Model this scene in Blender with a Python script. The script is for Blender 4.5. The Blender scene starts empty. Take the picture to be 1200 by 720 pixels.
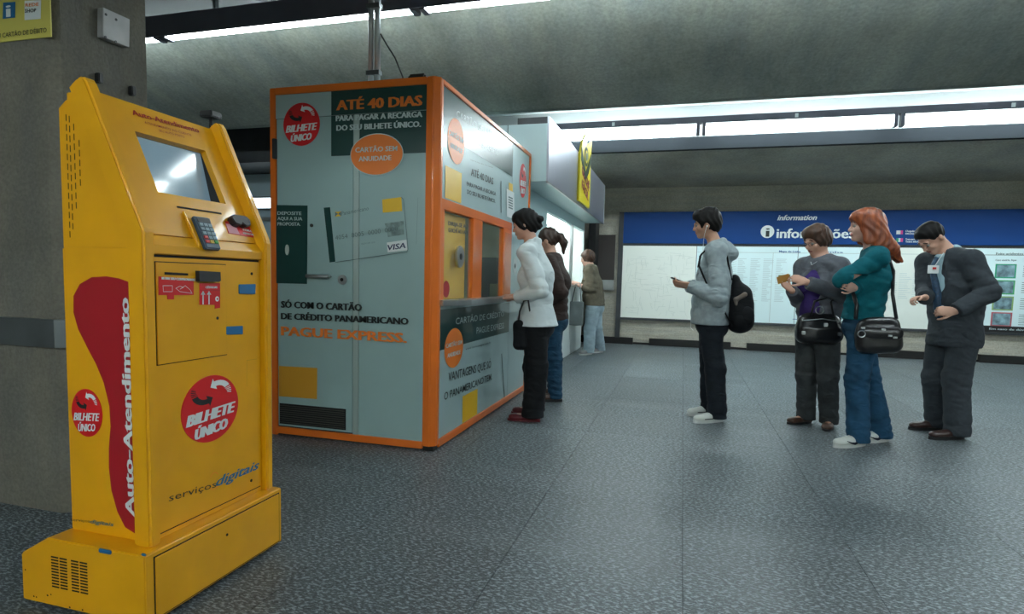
import bpy, bmesh, math, random
import numpy as np
from mathutils import Vector, Matrix
random.seed(7)
C = bpy.context.scene.collection
SC = bpy.context.scene

# ------------------------------------------------------------------ camera
F, CX, CY = 706.63, 593.16, 385.05
YAW, PITCH, ROLL, CH = math.radians(16.2048), math.radians(-4.6148), math.radians(1.3846), 1.1
fw = Vector((-math.sin(YAW)*math.cos(PITCH), math.cos(YAW)*math.cos(PITCH), math.sin(PITCH)))
rt = Vector((math.cos(YAW), math.sin(YAW), 0)); up = rt.cross(fw)
r2 = math.cos(ROLL)*rt + math.sin(ROLL)*up
u2 = -math.sin(ROLL)*rt + math.cos(ROLL)*up
cd = bpy.data.cameras.new('camera'); cam = bpy.data.objects.new('camera', cd); C.objects.link(cam)
cd.sensor_width = 36; cd.lens = F/1200*36
cd.shift_x = (600-CX)/1200; cd.shift_y = (CY-360)/1200
cd.clip_start = 0.05
M3 = Matrix((r2, u2, -fw)).transposed()
cam.matrix_world = Matrix.Translation((0, 0, CH)) @ M3.to_4x4()
SC.camera = cam
# ------------------------------------------------------------------ world, exposure
w = bpy.data.worlds.new('world'); SC.world = w; w.use_nodes = True
w.node_tree.nodes['Background'].inputs[0].default_value = (.55, .75, .85, 1)
w.node_tree.nodes['Background'].inputs[1].default_value = 0.05
SC.view_settings.view_transform = 'Standard'; SC.view_settings.look = 'None'
SC.view_settings.exposure = EXPOSURE = -0.12; SC.view_settings.gamma = 1
SC.view_settings.use_curve_mapping = False
TUBE_POWER = 50.0       # emission strength of the fluorescent tubes
TUBE_COLOR = (.86, .985, 1.0, 1)

# ------------------------------------------------------------------ pixel helpers (1200 x 720 frame of the photograph)
def ray(px, py):
    return (px-CX)/F*r2 - (py-CY)/F*u2 + fw
O = Vector((0, 0, CH))
def at_y(px, py, Y): d = ray(px, py); return O + d*(Y/d.y)
def at_x(px, py, X): d = ray(px, py); return O + d*(X/d.x)
def at_z(px, py, Z=0): d = ray(px, py); return O + d*((Z-CH)/d.z)

class Plane:
    def __init__(s, o, u, v, n):
        s.o, s.u, s.v, s.n = Vector(o), Vector(u).normalized(), Vector(v).normalized(), Vector(n).normalized()
    def P(s, a, b, c=0): return s.o + s.u*a + s.v*b + s.n*c
    def uv(s, px, py, c=0):
        d = ray(px, py); p0 = s.o + s.n*c
        h = O + d*((p0-O).dot(s.n)/d.dot(s.n)); q = h - s.o
        return q.dot(s.u), q.dot(s.v)

# ------------------------------------------------------------------ materials
MATS = {}
def mat(name, col, rough=.5, metal=0, spec=.5, noise=0, nscale=8, bump=0, bscale=60, coat=0, emit=None, es=0, alpha=1, trans=0, dark=None, stretch=None):
    if name in MATS: return MATS[name]
    m = bpy.data.materials.new(name); m.use_nodes = True; nt = m.node_tree; N, L = nt.nodes, nt.links
    b = N['Principled BSDF']
    b.inputs['Base Color'].default_value = (*col, 1); b.inputs['Roughness'].default_value = rough
    b.inputs['Metallic'].default_value = metal; b.inputs['Specular IOR Level'].default_value = spec
    b.inputs['Coat Weight'].default_value = coat; b.inputs['Coat Roughness'].default_value = .05; b.inputs['Transmission Weight'].default_value = trans
    b.inputs['Alpha'].default_value = alpha
    if emit: b.inputs['Emission Color'].default_value = (*emit, 1); b.inputs['Emission Strength'].default_value = es
    tc = N.new('ShaderNodeTexCoord')
    src = tc.outputs['Object']
    if stretch:
        mp = N.new('ShaderNodeMapping'); mp.inputs['Scale'].default_value = stretch; L.new(src, mp.inputs[0]); src = mp.outputs[0]
    if noise:
        n = N.new('ShaderNodeTexNoise'); n.inputs['Scale'].default_value = nscale; n.inputs['Detail'].default_value = 5
        r = N.new('ShaderNodeMapRange'); r.inputs[1].default_value = .3; r.inputs[2].default_value = .7
        mx = N.new('ShaderNodeMix'); mx.data_type = 'RGBA'
        dk = dark or tuple(c*(1-noise) for c in col)
        mx.inputs[6].default_value = (*dk, 1); mx.inputs[7].default_value = (*[min(1, c*(1+noise*.4)) for c in col], 1)
        L.new(src, n.inputs[0]); L.new(n.outputs[0], r.inputs[0]); L.new(r.outputs[0], mx.inputs[0]); L.new(mx.outputs[2], b.inputs['Base Color'])
    if bump:
        n2 = N.new('ShaderNodeTexNoise'); n2.inputs['Scale'].default_value = bscale; n2.inputs['Detail'].default_value = 4
        bp = N.new('ShaderNodeBump'); bp.inputs['Strength'].default_value = bump; bp.inputs['Distance'].default_value = .01
        L.new(src, n2.inputs[0]); L.new(n2.outputs[0], bp.inputs['Height']); L.new(bp.outputs[0], b.inputs['Normal'])
    MATS[name] = m; return m

def concrete(name, col, streak=(1, 1, 1), amount=.5, sc=2.0):
    m = bpy.data.materials.new(name); m.use_nodes = True; nt = m.node_tree; N, L = nt.nodes, nt.links
    b = N['Principled BSDF']; b.inputs['Roughness'].default_value = .8; b.inputs['Specular IOR Level'].default_value = .25
    tc = N.new('ShaderNodeTexCoord'); mp = N.new('ShaderNodeMapping'); mp.inputs['Scale'].default_value = streak
    mp.inputs['Rotation'].default_value = (0, 0, .45 if streak != (1, 1, 1) else 0)
    L.new(tc.outputs['Object'], mp.inputs[0])
    def noise(scale, det, src, lo, hi):
        n = N.new('ShaderNodeTexNoise'); n.inputs['Scale'].default_value = scale; n.inputs['Detail'].default_value = det; n.inputs['Roughness'].default_value = .62
        r = N.new('ShaderNodeMapRange'); r.inputs[1].default_value = lo; r.inputs[2].default_value = hi
        L.new(src, n.inputs[0]); L.new(n.outputs[0], r.inputs[0]); return r.outputs[0], n.outputs[0]
    a, _ = noise(sc*.6, 8, tc.outputs['Object'], .34, .66)
    s, _ = noise(sc*2.0, 7, mp.outputs[0], .33, .68)
    f, fr = noise(sc*22, 4, tc.outputs['Object'], .3, .7)
    def mix(fac, c1, c2):
        x = N.new('ShaderNodeMix'); x.data_type = 'RGBA'; L.new(fac, x.inputs[0])
        for i, c in ((6, c1), (7, c2)):
            if isinstance(c, tuple): x.inputs[i].default_value = (*c, 1)
            else: L.new(c, x.inputs[i])
        return x.outputs[2]
    lo = tuple(c*(1-amount) for c in col); warm = (col[0]*1.12, col[1]*1.02, col[2]*.86)
    c1 = mix(a, lo, col); c2 = mix(s, tuple(c*(1-amount*.55) for c in col), warm)
    x = N.new('ShaderNodeMix'); x.data_type = 'RGBA'; x.inputs[0].default_value = .5; L.new(c1, x.inputs[6]); L.new(c2, x.inputs[7])
    y = N.new('ShaderNodeMix'); y.data_type = 'RGBA'; y.blend_type = 'MULTIPLY'; y.inputs[0].default_value = .35
    g = N.new('ShaderNodeMapRange'); g.inputs[3].default_value = .35; g.inputs[4].default_value = 1.3; L.new(f, g.inputs[0])
    L.new(x.outputs[2], y.inputs[6]); L.new(g.outputs[0], y.inputs[7]); L.new(y.outputs[2], b.inputs['Base Color'])
    bp = N.new('ShaderNodeBump'); bp.inputs['Strength'].default_value = .35; bp.inputs['Distance'].default_value = .02
    L.new(s, bp.inputs['Height']); L.new(bp.outputs[0], b.inputs['Normal'])
    MATS[name] = m; return m

def granite(name):
    m = bpy.data.materials.new(name); m.use_nodes = True; nt = m.node_tree; N, L = nt.nodes, nt.links
    b = N['Principled BSDF']; b.inputs['Specular IOR Level'].default_value = .45
    tc = N.new('ShaderNodeTexCoord'); mp = N.new('ShaderNodeMapping'); mp.inputs['Rotation'].default_value = (0, 0, .5); mp.inputs['Scale'].default_value = (1, 2.0, 1)
    g = N.new('ShaderNodeNewGeometry'); L.new(g.outputs['Position'], mp.inputs[0])
    def noise(scale, det, lo, hi, src, rgh=.6):
        n = N.new('ShaderNodeTexNoise'); n.inputs['Scale'].default_value = scale; n.inputs['Detail'].default_value = det; n.inputs['Roughness'].default_value = rgh
        r = N.new('ShaderNodeMapRange'); r.inputs[1].default_value = lo; r.inputs[2].default_value = hi
        L.new(src, n.inputs[0]); L.new(n.outputs[0], r.inputs[0]); return r.outputs[0]
    fl = noise(52, 3, .50, .62, mp.outputs[0])
    sp = noise(75, 2, .45, .7, mp.outputs[0])
    big = noise(.9, 3, .35, .7, g.outputs['Position'])
    def mix(fac, c1, c2, t='MIX'):
        x = N.new('ShaderNodeMix'); x.data_type = 'RGBA'; x.blend_type = t
        if isinstance(fac, float): x.inputs[0].default_value = fac
        else: L.new(fac, x.inputs[0])
        for i, c in ((6, c1), (7, c2)):
            if isinstance(c, tuple): x.inputs[i].default_value = (*c, 1)
            else: L.new(c, x.inputs[i])
        return x.outputs[2]
    base = mix(fl, (.034, .044, .050), (.32, .37, .40))
    base = mix(sp, base, mix(.5, base, (.24, .28, .30)))
    tone = N.new('ShaderNodeMapRange'); tone.inputs[3].default_value = .8; tone.inputs[4].default_value = 1.15; L.new(big, tone.inputs[0])
    base = mix(1.0, base, tone.outputs[0], 'MULTIPLY')
    oi = N.new('ShaderNodeObjectInfo'); tr = N.new('ShaderNodeMapRange'); tr.inputs[3].default_value = .88; tr.inputs[4].default_value = 1.1; L.new(oi.outputs['Random'], tr.inputs[0])
    base = mix(1.0, base, tr.outputs[0], 'MULTIPLY')
    # worn pale scuffs
    mp2 = N.new('ShaderNodeMapping'); mp2.inputs['Scale'].default_value = (.7, 2.6, 1); L.new(g.outputs['Position'], mp2.inputs[0])
    sc = noise(1.1, 3, .55, .75, mp2.outputs[0], .5)
    scm = N.new('ShaderNodeMath'); scm.operation = 'MULTIPLY'; scm.inputs[1].default_value = .16; L.new(sc, scm.inputs[0])
    base = mix(scm.outputs[0], base, (.33, .36, .37))
    L.new(base, b.inputs['Base Color'])
    rr = N.new('ShaderNodeMapRange'); rr.inputs[3].default_value = .40; rr.inputs[4].default_value = .52; L.new(big, rr.inputs[0]); L.new(rr.outputs[0], b.inputs['Roughness'])
    MATS[name] = m; return m

# ------------------------------------------------------------------ mesh helpers
def link(name, bm, m, parent=None, smooth=False, **props):
    me = bpy.data.meshes.new(name)
    bmesh.ops.recalc_face_normals(bm, faces=bm.faces)
    bm.to_mesh(me); bm.free()
    for x in (m if isinstance(m, (list, tuple)) else [m]): me.materials.append(x)
    if smooth: me.shade_smooth()
    o = bpy.data.objects.new(name, me); C.objects.link(o)
    if parent is not None:
        o.parent = parent; pw = WORLD.get(parent.name, Matrix())
        o.matrix_parent_inverse = pw.inverted()
    for k, v in props.items(): o[k] = v
    return o
WORLD = {}
def thing(name, label, cat, loc, group=None):
    o = bpy.data.objects.new(name, None); C.objects.link(o); o.location = loc; o.empty_display_size = .1
    WORLD[o.name] = Matrix.Translation(loc)
    o['label'] = label; o['category'] = cat
    if group: o['group'] = group
    return o
def tag(o, label, cat, group=None):
    o['label'] = label; o['category'] = cat
    if group: o['group'] = group
    return o
def box(bm, x0, y0, z0, x1, y1, z1, bev=0, mi=0):
    r = bmesh.ops.create_cube(bm, size=1)
    vs = r['verts']
    bmesh.ops.scale(bm, vec=(abs(x1-x0), abs(y1-y0), abs(z1-z0)), verts=vs)
    bmesh.ops.translate(bm, vec=((x0+x1)/2, (y0+y1)/2, (z0+z1)/2), verts=vs)
    fs = {f for v in vs for f in v.link_faces}
    for f in fs: f.material_index = mi
    if bev:
        es = list({e for v in vs for e in v.link_edges})
        bmesh.ops.bevel(bm, geom=es, offset=bev, segments=2, affect='EDGES')
    return bm
def BX(*a, bev=0): return box(bmesh.new(), *a, bev=bev)
def pbox(bm, pl, u0, v0, u1, v1, n0, n1, bev=0):
    r = bmesh.ops.create_cube(bm, size=1); vs = r['verts']
    for v in vs:
        a, b, c = v.co
        v.co = pl.P(u0 + (a+.5)*(u1-u0), v0 + (b+.5)*(v1-v0), n0 + (c+.5)*(n1-n0))
    if bev:
        es = list({e for v in vs for e in v.link_edges}); bmesh.ops.bevel(bm, geom=es, offset=bev, segments=2, affect='EDGES')
    return bm
def prism(bm, pl, pts, n0, n1, bev=0):
    a = [bm.verts.new(pl.P(u, v, n0)) for u, v in pts]; b = [bm.verts.new(pl.P(u, v, n1)) for u, v in pts]
    fs = [bm.faces.new(a), bm.faces.new(b[::-1])]
    k = len(pts)
    for i in range(k): fs.append(bm.faces.new((a[i], b[i], b[(i+1) % k], a[(i+1) % k])))
    if bev:
        bmesh.ops.recalc_face_normals(bm, faces=fs)
        bmesh.ops.bevel(bm, geom=list({e for f in fs for e in f.edges}), offset=bev, segments=3, affect='EDGES')
    return bm
def poly(bm, pl, pts, n):
    vs = [bm.verts.new(pl.P(u, v, n)) for u, v in pts]; bm.faces.new(vs); return bm
def disc_pts(u, v, ru, rv=None, k=40, a0=0, a1=2*math.pi):
    rv = rv or ru
    return [(u+ru*math.cos(a0+(a1-a0)*i/k), v+rv*math.sin(a0+(a1-a0)*i/k)) for i in range(k)]
def tube(bm, pts, r, k=8):
    pts = [Vector(p) for p in pts]; rings = []
    for i, p in enumerate(pts):
        d = (pts[min(i+1, len(pts)-1)] - pts[max(i-1, 0)]).normalized()
        a = d.orthogonal().normalized() if i == 0 else (rings_a - d*rings_a.dot(d)).normalized()
        rings_a = a; b = d.cross(a); rr = r[i] if isinstance(r, (list, tuple)) else r
        rings.append([bm.verts.new(p + (a*math.cos(2*math.pi*j/k) + b*math.sin(2*math.pi*j/k))*rr) for j in range(k)])
    for A, B in zip(rings, rings[1:]):
        for j in range(k): bm.faces.new((A[j], A[(j+1) % k], B[(j+1) % k], B[j]))
    bm.faces.new(rings[0][::-1]); bm.faces.new(rings[-1]); return bm

def text_bm(bm, pl, s, p0, p1, cap, n=.0015, bold=.02, shear=0, mi=0):
    """writing on plane pl: baseline from p0 to p1 (plane coordinates), capital height cap"""
    cu = bpy.data.curves.new('t', 'FONT'); cu.body = s; cu.size = 1; cu.offset = min(bold, .007); cu.shear = shear; cu.resolution_u = 2
    ob = bpy.data.objects.new('t', cu); C.objects.link(ob)
    bpy.context.view_layer.update()
    me = bpy.data.meshes.new_from_object(ob.evaluated_get(bpy.context.evaluated_depsgraph_get()))
    bpy.data.objects.remove(ob); bpy.data.curves.remove(cu)
    xs = [v.co.x for v in me.vertices]; x0, x1 = min(xs), max(xs)
    L = math.hypot(p1[0]-p0[0], p1[1]-p0[1]); ca, sa = (p1[0]-p0[0])/L, (p1[1]-p0[1])/L
    kx, ky = L/(x1-x0), cap/.73
    for j, sh in enumerate([0] if bold < .018 else [-.035, 0, .035] if bold < .028 else [-.09, -.06, -.03, 0, .03, .06, .09]):
        vm = []
        for v in me.vertices:
            a, b = (v.co.x-x0)*kx+sh*cap, v.co.y*ky
            vm.append(bm.verts.new(pl.P(p0[0]+a*ca-b*sa, p0[1]+a*sa+b*ca, n+.0002*j)))
        for f in me.polygons:
            try: nf = bm.faces.new([vm[i] for i in f.vertices]); nf.material_index = mi
            except ValueError: pass
    bpy.data.meshes.remove(me); return bm
def text_px(bm, pl, s, a, b, cap_px, **kw):
    """baseline given by two pixels of the photograph, capital height in pixels at the left end"""
    p0, p1 = pl.uv(*a), pl.uv(*b); q = pl.uv(a[0], a[1]-cap_px)
    return text_bm(bm, pl, s, p0, p1, math.hypot(q[0]-p0[0], q[1]-p0[1]), **kw)
def flat(name, pl, pts, n, m, parent, **k):
    return link(name, poly(bmesh.new(), pl, pts, n), m, parent, **k)
def px_poly(pl, pxs): return [pl.uv(*p) for p in pxs]

# ------------------------------------------------------------------ materials
concrete('concrete_ceiling', (.35, .395, .37), (1.5, .30, 1), .62, 1.6)
concrete('concrete_vault', (.46, .45, .40), (.6, .8, 1), .55, 1.6)
concrete('concrete_wall', (.50, .49, .43), (.25, 1, 3.5), .42, 2.6)
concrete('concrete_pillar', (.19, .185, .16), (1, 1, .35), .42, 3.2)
granite('granite')
mat('grout', (.02, .025, .03), .8)
mat('white_paint', (.72, .78, .78), .5, noise=.15, nscale=2)
mat('dark_metal', (.035, .04, .045), .45, noise=.2)
mat('black', (.010, .011, .012), .45)
mat('yellow', (.80, .37, .004), .32, noise=.10, nscale=5, coat=.25)
mat('yellow_print', (.86, .52, .02), .4)
mat('orange', (.85, .185, .018), .3, noise=.12, nscale=3, coat=.3)
mat('orange_print', (.88, .22, .03), .4)
mat('panel_blue', (.33, .48, .48), .35, noise=.10, nscale=1.5, coat=.3)
mat('panel_pale', (.40, .55, .56), .35, noise=.06, nscale=1.5, coat=.4)
mat('green_print', (.006, .050, .045), .30, coat=.45)
mat('white_print', (.75, .80, .80), .4)
mat('pale_text', (.55, .66, .66), .4)
mat('black_print', (.012, .018, .018), .4)
mat('red_print', (.66, .012, .016), .35)
mat('dark_red_print', (.36, .010, .016), .35)
mat('blue_print', (.01, .13, .30), .4)
mat('steel', (.50, .53, .54), .3, metal=.9, noise=.15, nscale=6)
mat('dark_steel', (.16, .18, .19), .4, metal=.7, noise=.2, nscale=6)
mat('gap', (.006, .006, .006), .8)
# ================================================================== THE SETTING
def struct(name, bm, m, **k): return link(name, bm, m, kind='structure', **k)
XL, XR, YB, YW = -9.0, 9.5, -6.0, 11.04
fl = struct('floor', BX(XL, YB, -.12, XR, YW, -.012), MATS['grout'])
slab = bmesh.new(); box(slab, 0, 0, -.012, .6775, 1.3575, 0)
me_slab = None; k = 0
for i in range(-7, 14):
    for j in range(-1, 9):
        x, y = .05 + .68*i, .3 + 1.36*j
        if x > XR-.68 or y < -1.2: continue
        if me_slab is None:
            o = link('floor_slab', slab, MATS['granite'], fl); me_slab = o.data
        else:
            o = bpy.data.objects.new('floor_slab', me_slab); C.objects.link(o); o.parent = fl
        o.location = (x, y, 0); k += 1
o = link('floor_slab', BX(XL, YB, -.012, .05-.68*7-.003, YW, 0), MATS['granite'], fl)
o = link('floor_slab', BX(.05-.68*7, YB, -.012, XR, -1.063, 0), MATS['granite'], fl)
o = link('floor_slab', BX(.05+.68*13, -1.06, -.012, XR, YW, 0), MATS['granite'], fl)

wb = struct('wall_back', BX(XL, YW, 0, XR, YW+.3, 3.9), MATS['concrete_wall'])
struct('wall_left', BX(XL-.3, YB, 0, XL, YW, 3.9), MATS['concrete_wall'])
struct('wall_right', BX(XR, YB, 0, XR+.3, YW, 3.9), MATS['concrete_wall'])
struct('wall_front', BX(XL, YB-.3, 0, XR, YB, 3.9), MATS['concrete_wall'])

# ceiling: concrete vault beams with light slots between them (profile in Y-Z run along X)
PX = Plane((0, 0, 0), (0, 1, 0), (0, 0, 1), (1, 0, 0))
ceil = struct('ceiling', BX(XL, YB, 3.72, XR, YW, 3.9), MATS['white_paint'])
def ceiling_beam(yt, z1, zt, tail, n):
    y0, y1 = yt+.40, yt+1.94
    pts = [(y0, 3.72), (y0, zt)]
    for i in range(1, 15):
        t = i/14; pts.append((y0+(y1-y0)*t, zt+(z1-zt)*t - .05*math.sin(math.pi*t)*(1-t)))
    pts += [(y1+tail, z1), (y1+tail, 3.72)]
    o = link('vault_beam', prism(bmesh.new(), PX, pts, XL, XR), [MATS['concrete_vault' if n == 2 else 'concrete_ceiling'], mat('slot_white', (.32, .34, .34), .8)], ceil)
    for p in o.data.polygons:     # the vertical sides inside the light slot are painted white
        if abs(p.normal.y) > .99: p.material_index = 1
    return o
TY1, TZ1, TY2, TZ2 = 4.40, 3.142, 9.10, 3.27
ceiling_beam(TY1, 2.90, 3.40, .11, 1)
ceiling_beam(TY2, 2.775, 3.08, .0, 2)
link('slot_edge_strip', BX(XL, 9.40, 3.07, XR, 9.50, 3.25), mat('strip_grey', (.010, .012, .014), .9, spec=.05), ceil)
ceiling_beam(-.3, 2.86, 3.40, .38, 0)
ceiling_beam(-5.0, 2.86, 3.40, .38, 0)

# fluorescent fixtures
mt = mat('tube_light', (.9, .95, 1), .4, emit=TUBE_COLOR[:3], es=TUBE_POWER)
mat('housing', (.10, .10, .13), .45, noise=.1)
mat('reflector', (.80, .84, .85), .35)
def fixture(x0, yt, zt, label, group=None, L=2.36, far=False):
    t = thing('ceiling_light', label, 'light', (x0+L/2, yt, zt), group)
    bm = bmesh.new(); box(bm, x0-.04, yt-.05, zt+(.085 if far else .055), x0+L+.04, yt+.06, zt+(.175 if far else .16))
    if not far: box(bm, x0-.04, yt-.075, zt-.013, x0+L+.04, yt-.058, zt+.16)
    link('housing', bm, MATS['housing'], t)
    bm = bmesh.new(); box(bm, x0, yt-.05, zt+(.075 if far else .045), x0+L, yt+.05, zt+(.085 if far else .055))
    link('reflector', bm, MATS['reflector'], t)
    for dy, dz in (((-.0, .034), (.0, -.034)) if far else ((-.02, .005), (.022, -.005))):
        link('tube', tube(bmesh.new(), [(x0+.03, yt+dy, zt+dz), (x0+L-.03, yt+dy, zt+dz)], (.031 if far else .012), 10), mt, t, smooth=True)
    bm = bmesh.new()
    for xx in (x0-.02, x0+L-.02): box(bm, xx, yt-.055, zt-(.070 if far else .022), xx+.045, yt+.055, zt+(.085 if far else .055))
    link('lamp_holder', bm, MATS['housing'], t)
    bm = bmesh.new()
    for xx in (x0+.5, x0+L-.5):
        if far: box(bm, xx, yt, zt+.11, xx+.03, yt+.40, zt+.14)
        else: box(bm, xx, yt-.02, zt+.16, xx+.03, yt+.02, 3.72)
    link('bracket', bm, MATS['dark_steel'], t)
    if far: link('clip', BX(x0+L/2-.02, yt-.058, zt+.10, x0+L/2+.02, yt-.05, zt+.15), MATS['reflector'], t)
for i, lab in enumerate(['fluorescent tube light over the info board, leftmost beside the shop sign', 'fluorescent tube light over the info board, middle one above the young man',
                         'fluorescent tube light over the info board, right one above the suited man', 'fluorescent tube light of the far row cut by the right picture edge']):
    fixture(-2.26+2.44*i, TY2, TZ2, lab, 'fluorescent lights of the far row', far=True)
for i in range(-2, 4):
    lab = {-1: 'near fluorescent light seen edge-on above the gap between pillar and booth', 0: 'near fluorescent light seen edge-on above the roof pole of the booth', -2: 'near row fluorescent light hidden behind the pillar, leftmost', 1: 'near row fluorescent light beyond the top picture edge, first right of the booth', 2: 'near row fluorescent light beyond the top picture edge, second right of the booth', 3: 'near row fluorescent light beyond the top picture edge, third right of the booth'}[i]
    fixture(-1.99+2.44*i, TY1, TZ1, lab, 'fluorescent lights of the near row')
for i in range(1, 3): fixture(-2.9+2.44*i, -.3, 3.12, 'fluorescent light overhead behind the viewer', 'fluorescent lights overhead behind the viewer')
for i in range(-1, 4): fixture(-2.9+2.44*i, -4.95, 3.12, 'fluorescent light at the far end behind the viewer', 'fluorescent lights at the far end behind the viewer', far=True)
# ---- back wall details
bw = lambda *a: BX(*a)
struct('trim_1', bw(XL, YW-.10, .0, -.82, YW, .115), MATS['gap'])
for i, (a, b) in enumerate([(-.535, .83), (1.09, 2.5), (2.76, 4.2), (4.46, 5.9), (6.16, 7.6), (7.86, 9.3)]):
    o = struct('trim_%d' % (i+2), bw(a, YW-.10, 0, b, YW, .12), MATS['gap'])
struct('trim_8', bw(-.82, YW-.04, 0, XR, YW, .035), MATS['gap'])
mat('brown_dark', (.035, .028, .026), .5)
struct('trim_9', bw(-1.62, 10.6, 0, -1.5, YW, 2.30), MATS['black'])
g = tag(link('wall_recess_panel', bw(-1.5, YW-.02, 1.14, -1.2, YW, 1.95), MATS['brown_dark']), 'dark brown panel on the concrete wall between shop and info board', 'panel')
g = tag(link('metal_guard_rail', BX(-1.5, YW-.06, .955, -1.2, YW, 1.14, bev=.005), MATS['steel']), 'grey metal guard band on the wall left of the info board', 'rail')

# ================================================================== PILLAR
pil = thing('concrete_pillar', 'rough square concrete pillar standing behind the yellow ticket machine', 'pillar', (-2.83, 2.2, 0))
bm = bmesh.new()
yf, ch = 1.985, .035
PZ = Plane((0, 0, 0), (1, 0, 0), (0, 1, 0), (0, 0, 1))
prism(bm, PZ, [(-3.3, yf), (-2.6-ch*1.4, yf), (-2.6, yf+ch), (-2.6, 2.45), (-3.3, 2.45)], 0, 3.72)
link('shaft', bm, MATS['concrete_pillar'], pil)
bm = bmesh.new(); prism(bm, PZ, [(-3.33, yf-.025), (-2.62, yf-.025), (-2.575, yf+.02), (-2.575, 2.475), (-3.33, 2.475)], .755, .878)
link('metal_band', bm, MATS['dark_steel'], pil)
# yellow notice on the pillar
PP = Plane((-3.3, yf, 0), (1, 0, 0), (0, 0, 1), (0, -1, 0))
no = thing('wall_notice', 'yellow debit card notice on the pillar at the top left', 'sign', (-2.95, yf, 1.95))
c = px_poly(PP, [(0, 50), (61.5, 43.5), (62.5, -14)])
q = [(c[0][0]-.1, c[0][1]), (c[1][0], c[1][1]), (c[1][0], c[1][1]+.23), (c[0][0]-.1, c[0][1]+.23)]
bm = prism(bmesh.new(), PP, q, .001, .006); mat('notice_yellow', (.62, .55, .12), .4); link('notice_board', bm, MATS['notice_yellow'], no)
bm = bmesh.new(); poly(bm, PP, px_poly(PP, [(5.5, 23), (20, 21.5), (20.5, 3), (6, 4)]), .008); link('info_symbol', bm, MATS['blue_print'], no)
bm = bmesh.new(); text_px(bm, PP, 'i', (10.5, 21), (15, 20.6), 15, n=.0095, bold=.04); link('symbol_letter', bm, MATS['white_print'], no)
bm = poly(bmesh.new(), PP, px_poly(PP, [(31, 24.5), (50, 23), (50.5, 1), (31, 2)]), .008); link('white_square', bm, MATS['white_print'], no)
bm = bmesh.new(); text_px(bm, PP, 'REDE', (32.5, 9), (48, 8), 4, n=.0095); link('red_lettering', bm, MATS['orange_print'], no)
bm = bmesh.new(); text_px(bm, PP, 'SHOP', (32, 16), (45, 15.3), 4.5, n=.0095); text_px(bm, PP, 'U CARTÃO DE DÉBITO', (0, 45.5), (57, 38.5), 5.5, n=.008, bold=.01); link('lettering', bm, MATS['black_print'], no)
# junction box on the pillar
PS = Plane((-2.6, 0, 0), (0, 1, 0), (0, 0, 1), (1, 0, 0))
jb = thing('junction_box', 'grey metal cover plate with four screws high on the pillar', 'plate', PS.P(2.26, 2.2))
qq = px_poly(PS, [(113.5, 44), (145, 56.5), (145.5, 23.5), (114, 9.5)])
link('cover', prism(bmesh.new(), PS, qq, .0, .035, bev=.002), mat('plate_grey', (.42, .42, .42), .5, noise=.2), jb)
for p in ((124, 17), (136, 23), (123.5, 43.5), (135.5, 49)):
    u, v = PS.uv(*p, .035); link('screw', prism(bmesh.new(), PS, disc_pts(u, v, .006, k=8), .034, .037), MATS['dark_metal'], jb)

# ---- left background between pillar and booth
wl = thing('pale_partition', 'pale blue partition wall far behind the gap between pillar and booth', 'partition', (-6.5, 8, 0))
mat('partition_blue', (.42, .56, .62), .45)
for k in range(6): link('panel', BX(-9+1.02*k, 8, 0, -9+1.02*k+1.01, 8.1, 2.63), MATS['partition_blue'], wl)
link('rail', BX(-9, 7.97, 1.92, -2.9, 8.0, 1.97), MATS['steel'], wl)
sg = thing('lit_sign', 'small white backlit strip sign on the far pale partition', 'sign', (-6.3, 7.9, 2.1))
link('sign_face', BX(-6.6, 7.93, 2.105, -5.8, 7.97, 2.26), mat('lit_white', (.8, .9, .95), .4, emit=(.8, .95, 1), es=2.2), sg)
link('sign_frame', BX(-6.63, 7.94, 2.085, -5.77, 7.99, 2.28), MATS['dark_steel'], sg)
link('slot_shade_block', BX(XL, 7.2, 2.64, -2.95, 8.4, 3.72), MATS['dark_metal'], ceil)  # added dark block standing in for the shaded left end of the slot
# ================================================================== logos
def arc_arrow(bm, pl, u, v, r, w, a0, a1, n, stripes=True, mi=0):
    """curved arrow: band from angle a0 to a1 (degrees), head at a1, speed stripes at the tail"""
    A0, A1 = math.radians(a0), math.radians(a1); s = 1 if A1 > A0 else -1
    def p(rr, a): return (u+rr*math.cos(a), v+rr*.78*math.sin(a))
    body = A0 + (A1-A0)*(.42 if stripes else 0); end = A1 - s*.55
    o_, i_ = [], []
    for k in range(9):
        a = body+(end-body)*k/8; o_.append(p(r+w/2, a)); i_.append(p(r-w/2, a))
    for f in [bm.faces.new([bm.verts.new(pl.P(*q, n)) for q in (o_[k], o_[k+1], i_[k+1], i_[k])]) for k in range(8)]: f.material_index = mi
    f = bm.faces.new([bm.verts.new(pl.P(*q, n)) for q in (p(r+w*1.15, end), p(r, A1), p(r-w*1.15, end))]); f.material_index = mi
    if stripes:
        for k in range(4):
            a = body - s*(.12+.17*k); b = a - s*.085
            f = bm.faces.new([bm.verts.new(pl.P(*q, n)) for q in (p(r+w*(.5+.05*k), a), p(r+w*(.5+.05*k), b), p(r-w*(.5-.12*k), b), p(r-w*(.5-.12*k), a))]); f.material_index = mi
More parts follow.
